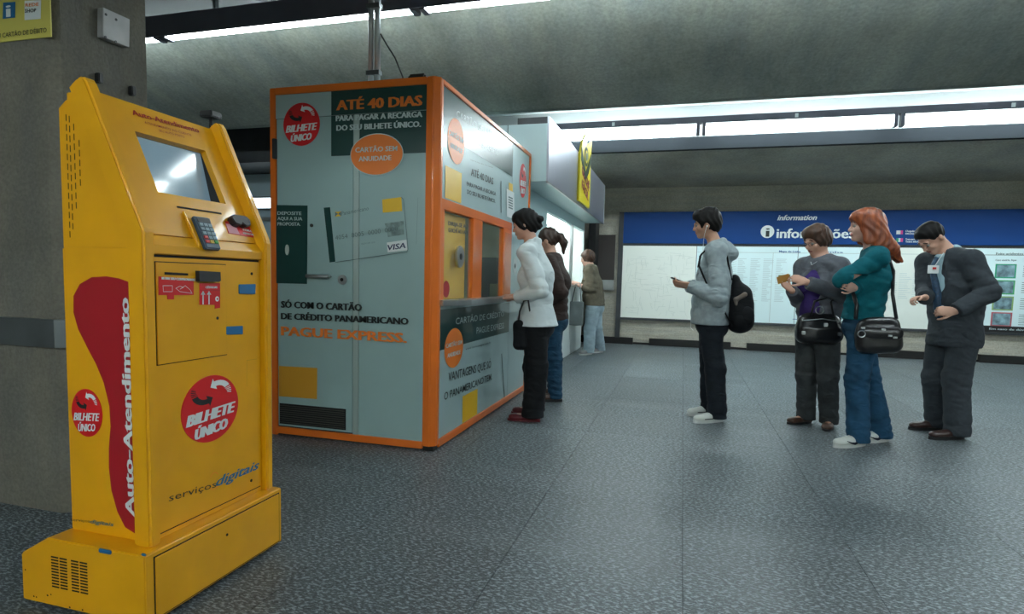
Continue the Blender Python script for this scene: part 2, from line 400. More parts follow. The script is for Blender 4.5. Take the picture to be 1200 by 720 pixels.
def ticket_logo(pl, u, v, ru, rv, parent, n=.002):
    o = link('round_logo', prism(bmesh.new(), pl, disc_pts(u, v, ru, rv), .0, n), MATS['red_print'], parent)
    s = Plane(pl.P(u, v), pl.u*ru, pl.v*rv, pl.n); s.u, s.v = pl.u*ru, pl.v*rv
    bm = bmesh.new(); arc_arrow(bm, s, -.22, .52, .36, .20, 110, 318, n+.001, mi=0)
    link('black_arrow', bm, MATS['black_print'], o)
    bm = bmesh.new(); arc_arrow(bm, s, .24, .46, .36, .20, -55, 140, n+.0015)
    text_bm(bm, s, 'BILHETE', (-.84, -.36), (.86, -.28), .34, n=n+.001, bold=.03, shear=.3)
    text_bm(bm, s, 'ÚNICO', (-.56, -.80), (.56, -.72), .32, n=n+.001, bold=.03, shear=.3)
    link('white_lettering', bm, MATS['white_print'], o)
    return o

# ================================================================== YELLOW TICKET MACHINE
KX, KY = -1.52, 1.385
K = thing('ticket_machine', 'tall yellow self-service ticket machine with slanted screen in front of the pillar', 'kiosk', (-1.78, 1.71, 0))
YM = MATS['yellow']
PXZ = Plane((0, 0, 0), (1, 0, 0), (0, 0, 1), (0, -1, 0))     # n = -Y
FB = Plane((KX, 0, 0), (0, 1, 0), (0, 0, 1), (1, 0, 0))      # front of the base
SB = Plane((0, KY, 0), (1, 0, 0), (0, 0, 1), (0, -1, 0))     # side of the base
def side_prism(pts, ya, yb, bev=0): return prism(bmesh.new(), PXZ, pts, -ya, -yb, bev=bev)
link('base', side_prism([(-1.52, .018), (-1.52, .241), (-1.915, .241), (-2.03, .174), (-2.03, .018)], KY, 2.032, bev=.004), YM, K)
link('plinth', BX(-2.0, KY+.03, 0, -1.55, 2.0, .018), MATS['black'], K)
# base drawer front
bm = pbox(bmesh.new(), FB, 1.42, .028, 2.012, .222, 0, .004, bev=.0015); bp = link('base_panel', bm, YM, K)
bm = bmesh.new(); pbox(bm, FB, 1.416, .024, 2.016, .226, -.001, .0012); link('panel_gap', bm, MATS['gap'], K)
u, v = FB.uv(266, 627, .004); link('keyhole', prism(bmesh.new(), FB, disc_pts(u, v, .005, k=12), .003, .0055), MATS['gap'], bp)
# louvres on the base side
bm = bmesh.new()
for col in range(4):
    for row in range(11):
        x = -1.898 + col*.036 + (.012 if col > 1 else 0); z = .185 - row*.0098
        pbox(bm, SB, x, z-.0045, x+.030, z, .0, .0012)
link('ventilation_slot', bm, MATS['gap'], K, kind='stuff')
# little blue key flaps
def pill(pl, a, b, c_, d_, n0, n1): return pbox(bmesh.new(), pl, a, b, c_, d_, n0, n1, bev=.003)
u, v = SB.uv(124, 646); link('blue_lock_cover', pill(SB, u-.025, v-.0075, u+.025, v+.006, 0, .005), MATS['blue_print'], K)
u, v = SB.uv(170, 650); link('blue_lock_cover', pill(SB, u-.012, v-.005, u+.006, v+.003, 0, .004), MATS['blue_print'], K)
bm = bmesh.new()
for (a, b) in ((40, 699), (43, 700), (56, 698), (60, 697), (82, 712), (97, 715), (30, 668)):
    uu, vv = SB.uv(a, b); poly(bm, SB, disc_pts(uu, vv, .004*random.uniform(.6, 1.3), .003, k=7), .0008)
link('paint_chip', bm, MATS['gap'], K, kind='stuff')
# body shell
yl, yr = 1.462, 1.988
link('body', side_prism([(-1.585, .241), (-1.585, 1.185), (-1.70, 1.19), (-1.865, 1.630), (-1.868, 1.628), (-1.90, 1.60), (-1.905, .241)], yl, yr, bev=.003), YM, K)
SS = Plane((0, yl, 0), (1, 0, 0), (0, 0, 1), (0, -1, 0))     # body side
# side panel pieces: upper and lower sheets with a seam between
link('side_panel', side_prism([(-1.61, .25), (-1.61, 1.166), (-1.90, 1.166), (-1.90, .25)], yl-.003, yl), YM, K)
link('side_panel', side_prism([(-1.61, 1.170), (-1.61, 1.22), (-1.80, 1.63), (-1.868, 1.622), (-1.896, 1.60), (-1.896, 1.170)], yl-.003, yl), YM, K)
# slits on the upper side sheet
bm = bmesh.new()
for cx, z0, z1 in ((-1.868, 1.20, 1.585), (-1.855, 1.225, 1.57), (-1.838, 1.29, 1.545), (-1.818, 1.36, 1.50)):
    z = z0
    while z < z1:
        pbox(bm, SS, cx, z, cx+.0022, z+.020, .003, .0042); z += .030
link('ventilation_slit', bm, MATS['gap'], K, kind='stuff')
# rounded corner posts
prof = [(-1.545, .241), (-1.545, 1.222), (-1.752, 1.672), (-1.768, 1.684), (-1.790, 1.676), (-1.822, 1.652), (-1.612, 1.205), (-1.612, .241)]
for ya, yb in ((1.430, 1.474), (1.980, 2.016)):
    link('corner_post', side_prism(prof, ya, yb, bev=.007), YM, K)
# front
FK = Plane((-1.57, 0, 0), (0, 1, 0), (0, 0, 1), (1, 0, 0))
fy0, fy1 = 1.474, 1.980
link('front_frame', pbox(bmesh.new(), FK, fy0, .243, fy1, 1.190, -.016, -.004), YM, K)
link('ledge', side_prism([(-1.562, 1.155), (-1.562, 1.182), (-1.585, 1.212), (-1.60, 1.212), (-1.60, 1.155)], fy0, fy1), YM, K)
g0 = bmesh.new(); pbox(g0, FK, fy0+.008, .258, fy1-.006, 1.152, -.005, -.0035); link('door_gap', g0, MATS['gap'], K)
da = [(fy0+.012, .264), (fy1-.010, .264), (fy1-.010, 1.144), (fy0+.012, 1.144)]
KD = link('service_door', pbox(bmesh.new(), FK, da[0][0], .264, da[1][0], 1.144, -.004, .002, bev=.001), YM, K)
# printer hatch
hu0, hv0 = 1.492, .808; hu1, hv1 = 1.790, 1.128
link('hatch_gap', pbox(bmesh.new(), FK, hu0-.003, hv0-.003, hu1+.003, hv1+.003, .0018, .0026), MATS['gap'], KD)
HD = link('printer_hatch', pbox(bmesh.new(), FK, hu0, hv0, hu1, hv1, .002, .006, bev=.001), YM, KD)
def fpx(a, b, c_, d_, n0, n1, bev=0, pl=FK):
    p, q, r_, s_ = pl.uv(a, b, n1), pl.uv(c_, b, n1), pl.uv(a, d_, n1), pl.uv(c_, d_, n1)
    return p, r_
def kquad(pxs, n0, n1, m, name, par, pl=FK, bev=0):
    return link(name, prism(bmesh.new(), pl, [pl.uv(*p, n1) for p in pxs], n0, n1, bev=bev), m, par)
kquad([(186, 324), (227, 327), (227, 346), (186, 346)], .006, .0075, MATS['red_print'], 'instruction_sticker', K)
kquad([(193.5, 319), (220.5, 320.5), (220.5, 323), (193.5, 322)], .006, .0085, MATS['gap'], 'ticket_slot', K)
kquad([(233.5, 317.5), (258.5, 319), (259, 329), (257, 330.5), (234, 330)], .006, .022, MATS['black'], 'ticket_outlet', K)
kquad([(234, 332), (258, 332), (258, 361), (252, 362), (252, 357.5), (234, 357.5)], .006, .0075, MATS['red_print'], 'instruction_sticker', K)
kquad([(196, 344), (204, 344), (204, 351), (196.5, 351)], .006, .008, MATS['red_print'], 'instruction_sticker', K)
bm = bmesh.new(); text_px(bm, FK, 'RETIRE SEU COMPROVANTE', (187, 327.5), (226, 329.5), 3, n=.0085, bold=.03)
text_px(bm, FK, 'CÉDULAS', (238.5, 338), (252, 338), 2.6, n=.0085, bold=.03)
# outline ticket and hand, arrows, ring
def strip(bm, pl, pts, wd, n):
    for a, b in zip(pts, pts[1:]):
        d = Vector((b[0]-a[0], b[1]-a[1])).normalized()*wd/2; e = Vector((-d.y, d.x))
        f = [(a[0]-d.x+e.x, a[1]-d.y+e.y), (a[0]-d.x-e.x, a[1]-d.y-e.y), (b[0]+d.x-e.x, b[1]+d.y-e.y), (b[0]+d.x+e.x, b[1]+d.y+e.y)]
        poly(bm, pl, f, n)
for pp in ([(191, 335), (202, 335), (202, 342), (191.5, 342), (191, 335)], [(206, 338), (211, 335.5), (215, 337), (211, 339), (217, 335), (223, 340), (225, 344)], [(206, 338), (211, 342), (218, 343), (225, 344)]):
    strip(bm, FK, [FK.uv(*p, .0085) for p in pp], .0016, .0085)
for xx in (238, 245):
    strip(bm, FK, [FK.uv(xx, 356, .0085), FK.uv(xx, 344, .0085)], .0055, .0085)
    poly(bm, FK, [FK.uv(*p, .0085) for p in ((xx-2.6, 345.5), (xx+2.6, 345.5), (xx, 341))], .0085)
u, v = FK.uv(254.5, 350.5, .0085); poly(bm, FK, disc_pts(u, v, .009, k=20), .0085)
link('sticker_lettering', bm, MATS['white_print'], K)
bm = bmesh.new(); poly(bm, FK, disc_pts(u, v, .004, k=16), .0092); strip(bm, FK, [FK.uv(234, 340.5, .009), FK.uv(258, 340.5, .009)], .0012, .009); link('sticker_mark', bm, MATS['dark_red_print'], K)
for pxs in ([(280.5, 333.5), (300, 333), (299.5, 345), (280.5, 344.5)], [(265, 383), (285, 382), (285, 392), (265, 392.5)]):
    kquad(pxs, .002, .007, MATS['blue_print'], 'blue_lock_cover', KD, bev=.0015)
for p in ((295, 321), (254, 373), (294.5, 563.5)):
    u, v = FK.uv(*p, .003); link('keyhole', prism(bmesh.new(), FK, disc_pts(u, v, .0055, k=12), .002, .0072 if p[1] == 373 else .004), MATS['gap'], KD)
bm = bmesh.new(); strip(bm, FK, [FK.uv(*p) for p in ((288.5, 453), (288.5, 422.5), (300, 421))], .0016, .003); link('inspection_flap', bm, mat('yellow_dark', (.50, .26, .008), .4), KD)
u, v = FK.uv(247.5, 479, .003)
ticket_logo(Plane(FK.P(0, 0, .002), FK.u, FK.v, FK.n), u, v, .133, .117, K)
bm = bmesh.new(); text_px(bm, FK, 'serviços', (197, 588), (252.5, 571), 9, n=.003, bold=.0); link('black_lettering', bm, MATS['black_print'], K)
bm = bmesh.new(); text_px(bm, FK, 'digitais', (252.5, 570.5), (303, 549), 11.5, n=.003, bold=.02, shear=.35); link('blue_lettering', bm, MATS['blue_print'], K)
bm = bmesh.new(); u, v = FK.uv(251, 564, .003)
for a0, a1 in ((40, 140), (220, 320)):
    strip(bm, FK, [(u+.024*math.cos(math.radians(a0+(a1-a0)*i/10)), v+.030*math.sin(math.radians(a0+(a1-a0)*i/10))) for i in range(11)], .002, .0034)
link('orange_arc', bm, MATS['orange_print'], K)
# slanted console
sl = Vector((-.202, 0, .440)).normalized()
CN = Plane((-1.598, 0, 1.212), (0, 1, 0), sl, (sl.z, 0, -sl.x))
TOPV = .485
sc = [CN.uv(*p, .010) for p in ((157, 153.5), (238, 176), (266.5, 238), (187, 227))]
su0 = (sc[0][0]+sc[3][0])/2; su1 = (sc[1][0]+sc[2][0])/2; sv1 = (sc[0][1]+sc[1][1])/2; sv0 = (sc[2][1]+sc[3][1])/2
bm = bmesh.new()
for a in ((fy0, .0, fy1, sv0), (fy0, sv1, fy1, TOPV), (fy0, sv0, su0, sv1), (su1, sv0, fy1, sv1)):
    pbox(bm, CN, a[0], a[1], a[2], a[3], -.012, .010)
bmesh.ops.remove_doubles(bm, verts=bm.verts, dist=1e-5)
link('console_panel', bm, YM, K)
bm = bmesh.new()
for a in ((su0-.01, sv0-.01, su0, sv1+.01), (su1, sv0-.01, su1+.01, sv1+.01), (su0-.01, sv0-.01, su1+.01, sv0), (su0-.01, sv1, su1+.01, sv1+.01)): pbox(bm, CN, a[0], a[1], a[2], a[3], -.07, -.0121)
link('recess_wall', bm, MATS['black'], K)
link('top_cap', BX(-1.868, yl, 1.622, -1.79, yr, 1.648, bev=.003), YM, K)
tlt = math.radians(14.0); sv_ = Vector((-math.sin(tlt), 0, math.cos(tlt))); pt_ = CN.P(0, sv1, -.014); Ls = (sv1-sv0)*.99
SCN = Plane(pt_ - sv_*Ls, (0, 1, 0), sv_, (math.cos(tlt), 0, math.sin(tlt)))
link('screen', pbox(bmesh.new(), SCN, su0+.001, -.02, su1-.001, Ls, -.004, 0), mat('screen_glass', (.10, .17, .21), .10, spec=1, coat=1, emit=(.30, .46, .58), es=.30), K)
bm = bmesh.new(); text_px(bm, CN, 'Auto-Atendimento', (153, 136.5), (231, 157.5), 5.5, n=.0115, bold=.02); link('red_lettering', bm, MATS['dark_red_print'], K)
bm = bmesh.new(); text_px(bm, CN, 'ATENDIMENTO AO CLIENTE', (167, 146.5), (222, 161.5), 2.4, n=.0115, bold=.01); text_px(bm, CN, 'SEU AUTO POSTO', (184, 156), (214, 163.5), 2.2, n=.0115, bold=.01); link('small_lettering', bm, MATS['dark_red_print'], K)
a, b = CN.uv(207, 242, .01), CN.uv(259, 250, .01); link('card_slot', pbox(bmesh.new(), CN, a[0], a[1]-.005, b[0], a[1]+.001, .010, .0115), MATS['gap'], K)
# PIN pad in a sloped cradle
u, v = CN.uv(240, 272, .03)
cr = link('keypad_cradle', prism(bmesh.new(), CN, [(u-.05, v+.078), (u+.05, v+.078), (u+.043, v-.055), (u-.043, v-.055)], .010, .024, bev=.004), YM, K)
pd = link('keypad', prism(bmesh.new(), CN, [(u-.036, v+.052), (u+.036, v+.052), (u+.034, v-.068), (u-.034, v-.068)], .024, .042, bev=.004), mat('keypad_blue', (.03, .06, .10), .4), K)
link('keypad_display', pbox(bmesh.new(), CN, u-.028, v+.030, u+.028, v+.046, .042, .0435), MATS['black'], K)
for r_ in range(5):
    for c_ in range(3):
        m_ = mat('key_grey', (.22, .30, .34), .5) if not (r_ == 4 or (r_ == 3 and c_ == 0)) else [mat('key_red', (.55, .04, .03), .5), mat('key_yellow', (.6, .4, .03), .5), mat('key_green', (.05, .3, .06), .5)][c_]
        link('key', pbox(bmesh.new(), CN, u-.028+c_*.020, v+.014-r_*.0155, u-.012+c_*.020, v+.025-r_*.0155, .042, .0455), m_, pd)
# pink sticker with dark coin cup
p = [CN.uv(*q, .012) for q in ((264, 259), (295, 264), (301, 279), (268, 273.5))]
link('pink_sticker', prism(bmesh.new(), CN, p, .010, .0115), MATS['red_print'], K)
p = [CN.uv(*q, .012) for q in ((264.5, 262), (276, 264.5), (281, 275), (268.5, 273))]
link('sticker_picture', prism(bmesh.new(), CN, p, .0115, .0122), mat('pink_print', (.75, .35, .40), .5), K)
bm = bmesh.new(); text_px(bm, CN, 'INSIRA', (282, 272), (292, 274), 2.2, n=.013); text_px(bm, CN, 'AQUI SEU CARTÃO', (282, 276), (298, 278.5), 2, n=.013); link('sticker_lettering', bm, MATS['white_print'], K)
u, v = CN.uv(282, 259, .03)
bm = prism(bmesh.new(), CN, [(u-.05, v+.008), (u-.03, v+.022), (u+.035, v+.022), (u+.05, v+.008), (u+.045, v-.016), (u+.014, v-.022), (u, v-.012), (u-.014, v-.022), (u-.04, v-.016)], .010, .036, bev=.003)
link('card_reader', bm, MATS['black'], K)
# side artwork: red wave, writing, logo
SP = Plane((0, yl-.003, 0), (1, 0, 0), (0, 0, 1), (0, -1, 0))
wave = [(154.5, 333), (140, 326.5), (125, 324), (108, 325), (94, 333), (86.5, 347), (86.5, 366), (92, 386), (102, 406), (113, 427), (122, 449), (128.5, 476), (130, 500), (128, 525), (128, 548), (131, 575), (138, 600), (147, 618), (154.5, 628)]
wu = [SP.uv(*p) for p in wave]; xm = -1.612
wu = [(min(a, xm), b) for a, b in wu]; wu[0] = (xm, wu[0][1]); wu[-1] = (xm, wu[-1][1])
# subdivided fan strips to keep the outline clean
bm = bmesh.new(); hub = (xm, wu[5][1]); top = [(xm, wu[0][1])]+wu[1:6]
for a, b in zip(top, top[1:]): poly(bm, SP, [a, b, hub], .0012)
for a, b in zip(wu[5:], wu[6:]):
    q = [a, b, (xm, b[1]), (xm, a[1])]
    if b[0] >= xm-1e-5: q = q[:2]+[(xm, a[1])]
    poly(bm, SP, q, .0012)
link('red_wave', bm, MATS['dark_red_print'], K)
bm = bmesh.new()
a, b = SP.uv(152, 604), SP.uv(150, 350)
text_bm(bm, SP, 'Auto-Atendimento', (-1.636, a[1]), (-1.636, b[1]), .036, n=.002, bold=.03); link('white_lettering', bm, MATS['white_print'], K)
u, v = SP.uv(102.5, 484); ticket_logo(Plane(SP.P(0, 0, .001), SP.u, SP.v, SP.n), u, v, .064, .078, K, n=.0015)
bm = bmesh.new(); text_px(bm, SP, 'serviços', (84, 610.5), (106, 612.5), 3.5, n=.002, bold=0); link('black_lettering', bm, MATS['black_print'], K)
bm = bmesh.new(); text_px(bm, SP, 'digitais', (106.5, 613), (134, 617), 4.5, n=.002, bold=.02, shear=.3); link('blue_lettering', bm, mat('teal_print', (.02, .15, .2), .4), K)
# security camera stub on top corner
# ================================================================== BOOTH
BX0, BX1, BY0, BY1, BH = -2.67, -1.465, 3.471, 5.777, 2.318
B = thing('ticket_booth', 'orange framed ticket booth clad in pale blue and dark green panels', 'booth', ((BX0+BX1)/2, (BY0+BY1)/2, 0))
BF = Plane((0, BY0, 0), (1, 0, 0), (0, 0, 1), (0, -1, 0)); BS = Plane((BX1, 0, 0), (0, 1, 0), (0, 0, 1), (1, 0, 0))
OM = MATS['orange']; PB, PL_ = MATS['panel_blue'], MATS['panel_pale']
# corner posts
bm = prism(bmesh.new(), PZ, [(BX1-.085, BY0), (BX1-.035, BY0-.004), (BX1+.004, BY0+.03), (BX1, BY0+.075), (BX1-.06, BY0+.075), (BX1-.085, BY0+.05)], .03, BH, bev=.006)
link('corner_post', bm, OM, B)
link('post_foot', BX(BX1-.08, BY0+.01, 0, BX1-.01, BY0+.07, .03), MATS['black'], B)
for a in ((BX0, BY0, BX0+.04, BY0+.05), (BX0, BY1-.05, BX0+.05, BY1), (BX1-.05, BY1-.035, BX1, BY1)): link('corner_post', BX(a[0], a[1], 0, a[2], a[3], BH, bev=.004), OM, B)
# rails
def rail(*a): return link('frame_rail', BX(*a, bev=.003), OM, B)
rail(BX0+.04, BY0, BH-.045, BX1-.08, BY0+.05, BH); rail(BX0+.04, BY0, .012, BX1-.085, BY0+.05, .058)
rail(BX1-.05, BY0+.07, BH-.03, BX1+.002, BY1-.03, BH); rail(BX1-.05, BY0+.075, .012, BX1+.004, BY1-.035, .060)
rail(BX0, BY0+.05, BH-.045, BX0+.05, BY1-.05, BH); rail(BX0+.05, BY1-.05, BH-.045, BX1-.05, BY1, BH)
link('roof', BX(BX0+.02, BY0+.02, BH-.06, BX1-.02, BY1-.02, BH-.02), mat('roof_grey', (.2, .22, .22), .6), B)
link('booth_floor', BX(BX0+.02, BY0+.02, .0, BX1-.02, BY1-.02, .03), MATS['dark_metal'], B)
mat('inner_wall', (.36, .38, .20), .6)
link('rear_panel', BX(BX0+.005, BY1-.04, .03, BX1-.05, BY1-.01, BH-.04), PB, B)
link('left_panel', BX(BX0+.005, BY0+.05, .03, BX0+.03, BY1-.05, BH-.04), PB, B)
# front cladding around the door
yb = BY0+.010
dx0, dx1, dz1 = -2.622, -2.045, 2.118
link('cladding_panel', BX(BX0+.04, yb, dz1+.004, BX1-.085, yb+.03, BH-.045), PL_, B)
link('cladding_panel', BX(dx1+.038, yb, .058, BX1-.085, yb+.03, dz1), PB, B)
link('door_seam', BX(dx0-.006, yb+.006, .058, dx1+.04, yb+.028, dz1+.004), MATS['gap'], B)
D = link('door', BX(dx0, yb-.002, .066, dx1-.008, yb+.03, dz1, bev=.002), PB, B)
link('door_jamb', BX(dx1-.004, yb-.006, .058, dx1+.036, yb+.02, dz1-.0, bev=.003), mat('jamb_grey', (.40, .50, .48), .35, metal=.3), B)
# upper prints
F2 = Plane((0, yb-.002, 0), (1, 0, 0), (0, 0, 1), (0, -1, 0))
def bq(pxs, n, m, name='printed_panel', pl=F2, par=B): return link(name, poly(bmesh.new(), pl, [pl.uv(*p) for p in pxs], n), m, par)
gx = -2.211
link('printed_panel', BX(gx, yb-.0035, dz1+.005, BX1-.086, yb, BH-.046), MATS['green_print'], B)
link('printed_panel', BX(gx, yb-.0042, 1.866, dx1-.009, yb-.001, dz1-.001), MATS['green_print'], D)
link('printed_panel', BX(dx1+.038, yb-.0035, 1.866, BX1-.086, yb, dz1), MATS['green_print'], B)
u, v = F2.uv(353.7, 146); ticket_logo(Plane(F2.P(0, 0, .003), F2.u, F2.v, F2.n), u, v, .137, .137, B, n=.0015)
T = .0045
bm = bmesh.new(); text_px(bm, F2, 'ATÉ 40 DIAS', (395.2, 129.5), (494.5, 123.8), 12, n=T, bold=.035); link('orange_lettering', bm, MATS['orange_print'], B)
bm = bmesh.new(); text_px(bm, F2, 'PARA PAGAR A RECARGA', (394.3, 142.3), (495, 137.3), 6.7, n=T, bold=.03); text_px(bm, F2, 'DO SEU BILHETE ÚNICO.', (395, 153.5), (493.4, 148.8), 6.7, n=T, bold=.03)
link('white_lettering', bm, MATS['pale_text'], B)
u, v = F2.uv(441.6, 181.3); a = link('oval_sticker', poly(bmesh.new(), F2, disc_pts(u, v, .186, .130), .0048), MATS['pale_text'], B)
link('oval_print', poly(bmesh.new(), F2, disc_pts(u, v, .181, .125), .0055), MATS['orange_print'], a)
bm = bmesh.new(); text_px(bm, F2, 'CARTÃO SEM', (417, 179), (466, 177), 6, n=.0065, bold=.02); text_px(bm, F2, 'ANUIDADE', (421, 189.5), (459, 188), 6, n=.0065, bold=.02); link('white_lettering', bm, MATS['pale_text'], a)
bq([(324.3, 240.4), (360.7, 241), (360, 333), (322.2, 332)], .002, MATS['green_print'], par=D)
bm = bmesh.new()
for i, s in enumerate(('DEPOSITE', 'AQUI A SUA', 'PROPOSTA.')): text_px(bm, F2, s, (325.5, 251.8+6.3*i), (354.5-(2 if i == 2 else 0)-(1 if i == 0 else 0), 252.2+6.3*i), 4, n=.003, bold=.02)
link('white_lettering', bm, MATS['pale_text'], D)
u, v = F2.uv(337, 293); link('mail_slot', prism(bmesh.new(), F2, disc_pts(u, v, .014, .035, k=20), .002, .008), mat('slot_grey', (.5, .55, .52), .4), D)
# credit card picture
bq([(379.5, 243.6), (387, 243), (393.2, 306.8), (386.5, 307.8)], .0018, MATS['green_print'], 'card_stripe')
mat('line_grey', (.14, .20, .20), .5)
bm = bmesh.new()
for pp in ([(471, 231.5), (473.5, 234), (478.8, 292), (477.5, 295.5), (394, 307.6)], [(488.5, 286), (490.5, 232)]):
    strip(bm, F2, [F2.uv(*p) for p in pp], .004 if len(pp) > 2 else .0016, .0085)
link('card_outline', bm, MATS['line_grey'], B)
bq([(448, 234), (470.5, 231), (471.5, 247.5), (448.7, 249.5)], .0019, MATS['yellow_print'], 'yellow_print')
bq([(453.5, 284.5), (476.5, 281), (477.7, 293.5), (454.5, 296)], .0019, MATS['white_print'], 'white_print')
bm = bmesh.new(); text_px(bm, F2, 'VISA', (455, 293.6), (475.5, 290.8), 6.6, n=.003, bold=.02, shear=.2); link('blue_lettering', bm, mat('navy_print', (.01, .02, .09), .4), B)
bq([(451, 262), (473, 259), (473.5, 275), (455, 278)], .0019, mat('hologram_grey', (.22, .32, .31), .3, noise=.5, nscale=30), 'hologram')
bq([(393, 248.5), (400, 248), (400, 253.5), (393, 254)], .0018, MATS['yellow_print'], 'bank_mark')
bm = bmesh.new(); poly(bm, F2, [F2.uv(*p) for p in ((393, 248.5), (396.5, 250.8), (393, 254))], .0026); poly(bm, F2, [F2.uv(*p) for p in ((400, 248), (396.5, 250.8), (400, 253.5))], .0026)
text_px(bm, F2, 'Panamericano', (401, 252.8), (433, 246.5), 5, n=.0085, bold=0, shear=.2); link('black_lettering', bm, MATS['line_grey'], B)
bm = bmesh.new(); text_px(bm, F2, '4054  8005  0000  0000', (394, 281.5), (467, 270.5), 5.5, n=.0085, bold=0); text_px(bm, F2, 'VÁLIDO ATÉ  12/10', (424, 287), (440, 285), 1.8, n=.0085, bold=0); link('card_number', bm, MATS['line_grey'], B)
bm = bmesh.new(); text_px(bm, F2, 'SÓ COM O CARTÃO', (330.7, 360.5), (424.5, 364.5), 8, n=.0085, bold=.03); text_px(bm, F2, 'DE CRÉDITO PANAMERICANO', (330.7, 374), (479, 380.5), 7.6, n=.0085, bold=.03); link('black_lettering', bm, MATS['black_print'], B)
bm = bmesh.new(); text_px(bm, F2, 'PAGUE EXPRESS.', (330.9, 393), (476.7, 401.7), 11, n=.0085, bold=.035); link('orange_lettering', bm, MATS['orange_print'], B)
bq([(327, 429), (372, 431.5), (371.6, 468), (327, 464.5)], .002, mat('ochre_print', (.62, .30, .02), .5), 'yellow_square', par=D)
# louvre grille in the door foot
lg = link('vent_grille', BX(-2.612, yb-.004, .080, -2.100, yb+.0, .222), MATS['black'], D)
for i in range(9): link('louvre_slat', BX(-2.605, yb-.012, .090+.0145*i, -2.106, yb-.003, .094+.0145*i), mat('louvre_grey', (.10, .10, .085), .5, metal=.5), lg)
# handle, lock, hinge
bm = tube(bmesh.new(), [F2.P(*F2.uv(363, 323.6), .04), F2.P(*F2.uv(389, 324.4), .04)], .011, 10)
h = link('door_handle', bm, MATS['steel'], D, smooth=True)
link('handle_stem', tube(bmesh.new(), [F2.P(*F2.uv(387, 324.3), .0), F2.P(*F2.uv(387, 324.3), .04)], .010, 8), MATS['steel'], h)
u, v = F2.uv(401.7, 328); link('lock', prism(bmesh.new(), F2, disc_pts(u, v, .032, k=24), .0, .012, bev=.002), MATS['steel'], D); link('keyhole', prism(bmesh.new(), F2, disc_pts(u, v, .012, k=12), .012, .0135), MATS['gap'], D)
u, v = F2.uv(365.5, 264.4); link('peephole', prism(bmesh.new(), F2, disc_pts(u, v, .011, k=14), .0, .008), MATS['dark_metal'], D)
link('hinge', BX(-2.64, BY0-.02, 1.86, -2.618, BY0+.01, 1.99, bev=.003), MATS['dark_metal'], B)

# ---- side with windows
xs = BX1-.012
def sp(y0, z0, y1, z1, m, name='cladding_panel', d=.02): return link(name, BX(xs-d, y0, z0, xs, y1, z1), m, B)
sp(BY0+.075, 1.60, 5.163, BH-.03, PL_); sp(5.167, .06, BY1-.035, BH-.03, PL_); sp(BY0+.075, .06, 5.163, .945, PL_)
def fr(y0, z0, y1, z1): return link('window_frame', BX(xs-.03, y0, z0, xs+.008, y1, z1, bev=.003), OM, B)
fr(BY0+.07, 1.535, 5.163, 1.60); fr(BY0+.07, .945, BY0+.128, 1.535); fr(4.146, .945, 4.355, 1.535); fr(4.905, .945, 5.163, 1.535)
gl = mat('window_glass', (.55, .68, .64), .04, spec=.6, alpha=.10)
link('window_pane', BX(xs-.02, 3.60, .945, xs-.014, 4.146, 1.535), gl, B); link('window_pane', BX(xs-.02, 4.355, .945, xs-.014, 4.905, 1.535), gl, B)
S2 = Plane((xs, 0, 0), (0, 1, 0), (0, 0, 1), (1, 0, 0))
# prints: upper green banner (its lower edge slants up towards the rear)
g1 = S2.uv(520.5, 158)[1]
link('printed_panel', poly(bmesh.new(), S2, [(BY0+.08, g1), (5.16, 2.0), (5.16, BH-.033), (BY0+.08, BH-.033)], .002), MATS['green_print'], B)
bm = bmesh.new(); text_px(bm, S2, 'CARTÃO DE CRÉDITO', (534.5, 137.5), (586, 167), 9, n=.0035, bold=.0); text_px(bm, S2, 'PAGUE EXPRESS', (552, 166), (583, 182), 7, n=.0035, bold=0); link('white_lettering', bm, MATS['white_print'], B)
def oval(px, py, ru, rv, m=MATS['orange_print'], lines=('CARTÃO SEM', 'ANUIDADE')):
    u, v = S2.uv(px, py); a = link('round_sticker', poly(bmesh.new(), S2, disc_pts(u, v, ru, rv), .003), m, B)
    bm = bmesh.new(); text_bm(bm, S2, lines[0], (u-ru*.85, v+rv*.1), (u+ru*.85, v+rv*.1), rv*.22, n=.004); text_bm(bm, S2, lines[1], (u-ru*.7, v-rv*.4), (u+ru*.7, v-rv*.4), rv*.22, n=.004); link('white_lettering', bm, MATS['pale_text'], a)
oval(534.3, 166, .155, .145); oval(531.7, 408, .175, .135)
ya, yb2 = S2.uv(521.5, 200)[0], S2.uv(540.5, 210)[0]
link('yellow_square', poly(bmesh.new(), S2, [(ya, 1.61), (yb2, 1.61), (yb2, 1.812), (ya, 1.812)], .003), MATS['yellow_print'], B)
bm = bmesh.new(); text_px(bm, S2, 'ATÉ 40 DIAS', (551.5, 205.5), (577.5, 216.5), 9, n=.0035, bold=.02); text_px(bm, S2, 'PARA PAGAR A RECARGA', (546.5, 217.5), (580.5, 229.5), 5, n=.0035, bold=.02); text_px(bm, S2, 'DO SEU BILHETE ÚNICO.', (547, 227), (580, 238), 5, n=.0035, bold=.02)
text_px(bm, S2, 'www.cartaopague.com.br', (545, 392.5+18), (575, 385.5+17), 2.6, n=.0035, bold=0)
text_px(bm, S2, 'VANTAGENS QUE SÓ', (524.8, 447.5), (575, 431), 11, n=.0035, bold=.01); text_px(bm, S2, 'O PANAMERICANO TEM.', (519.8, 469.5), (576, 445), 9.5, n=.0035, bold=.01)
text_px(bm, S2, 'ligue e peça já o seu cartão', (551, 178+10), (577, 194+3), 1.6, n=.0035, bold=0)
link('black_lettering', bm, MATS['black_print'], B)
for a, b in (((586.7, 213.6), (586.8, 248)), ((587.5, 416), (590.8, 467))):
    p, q = S2.uv(*a), S2.uv(*b); bm = bmesh.new(); strip(bm, S2, [p, q], .02, .003); link('card_stripe', bm, MATS['green_print'], B)
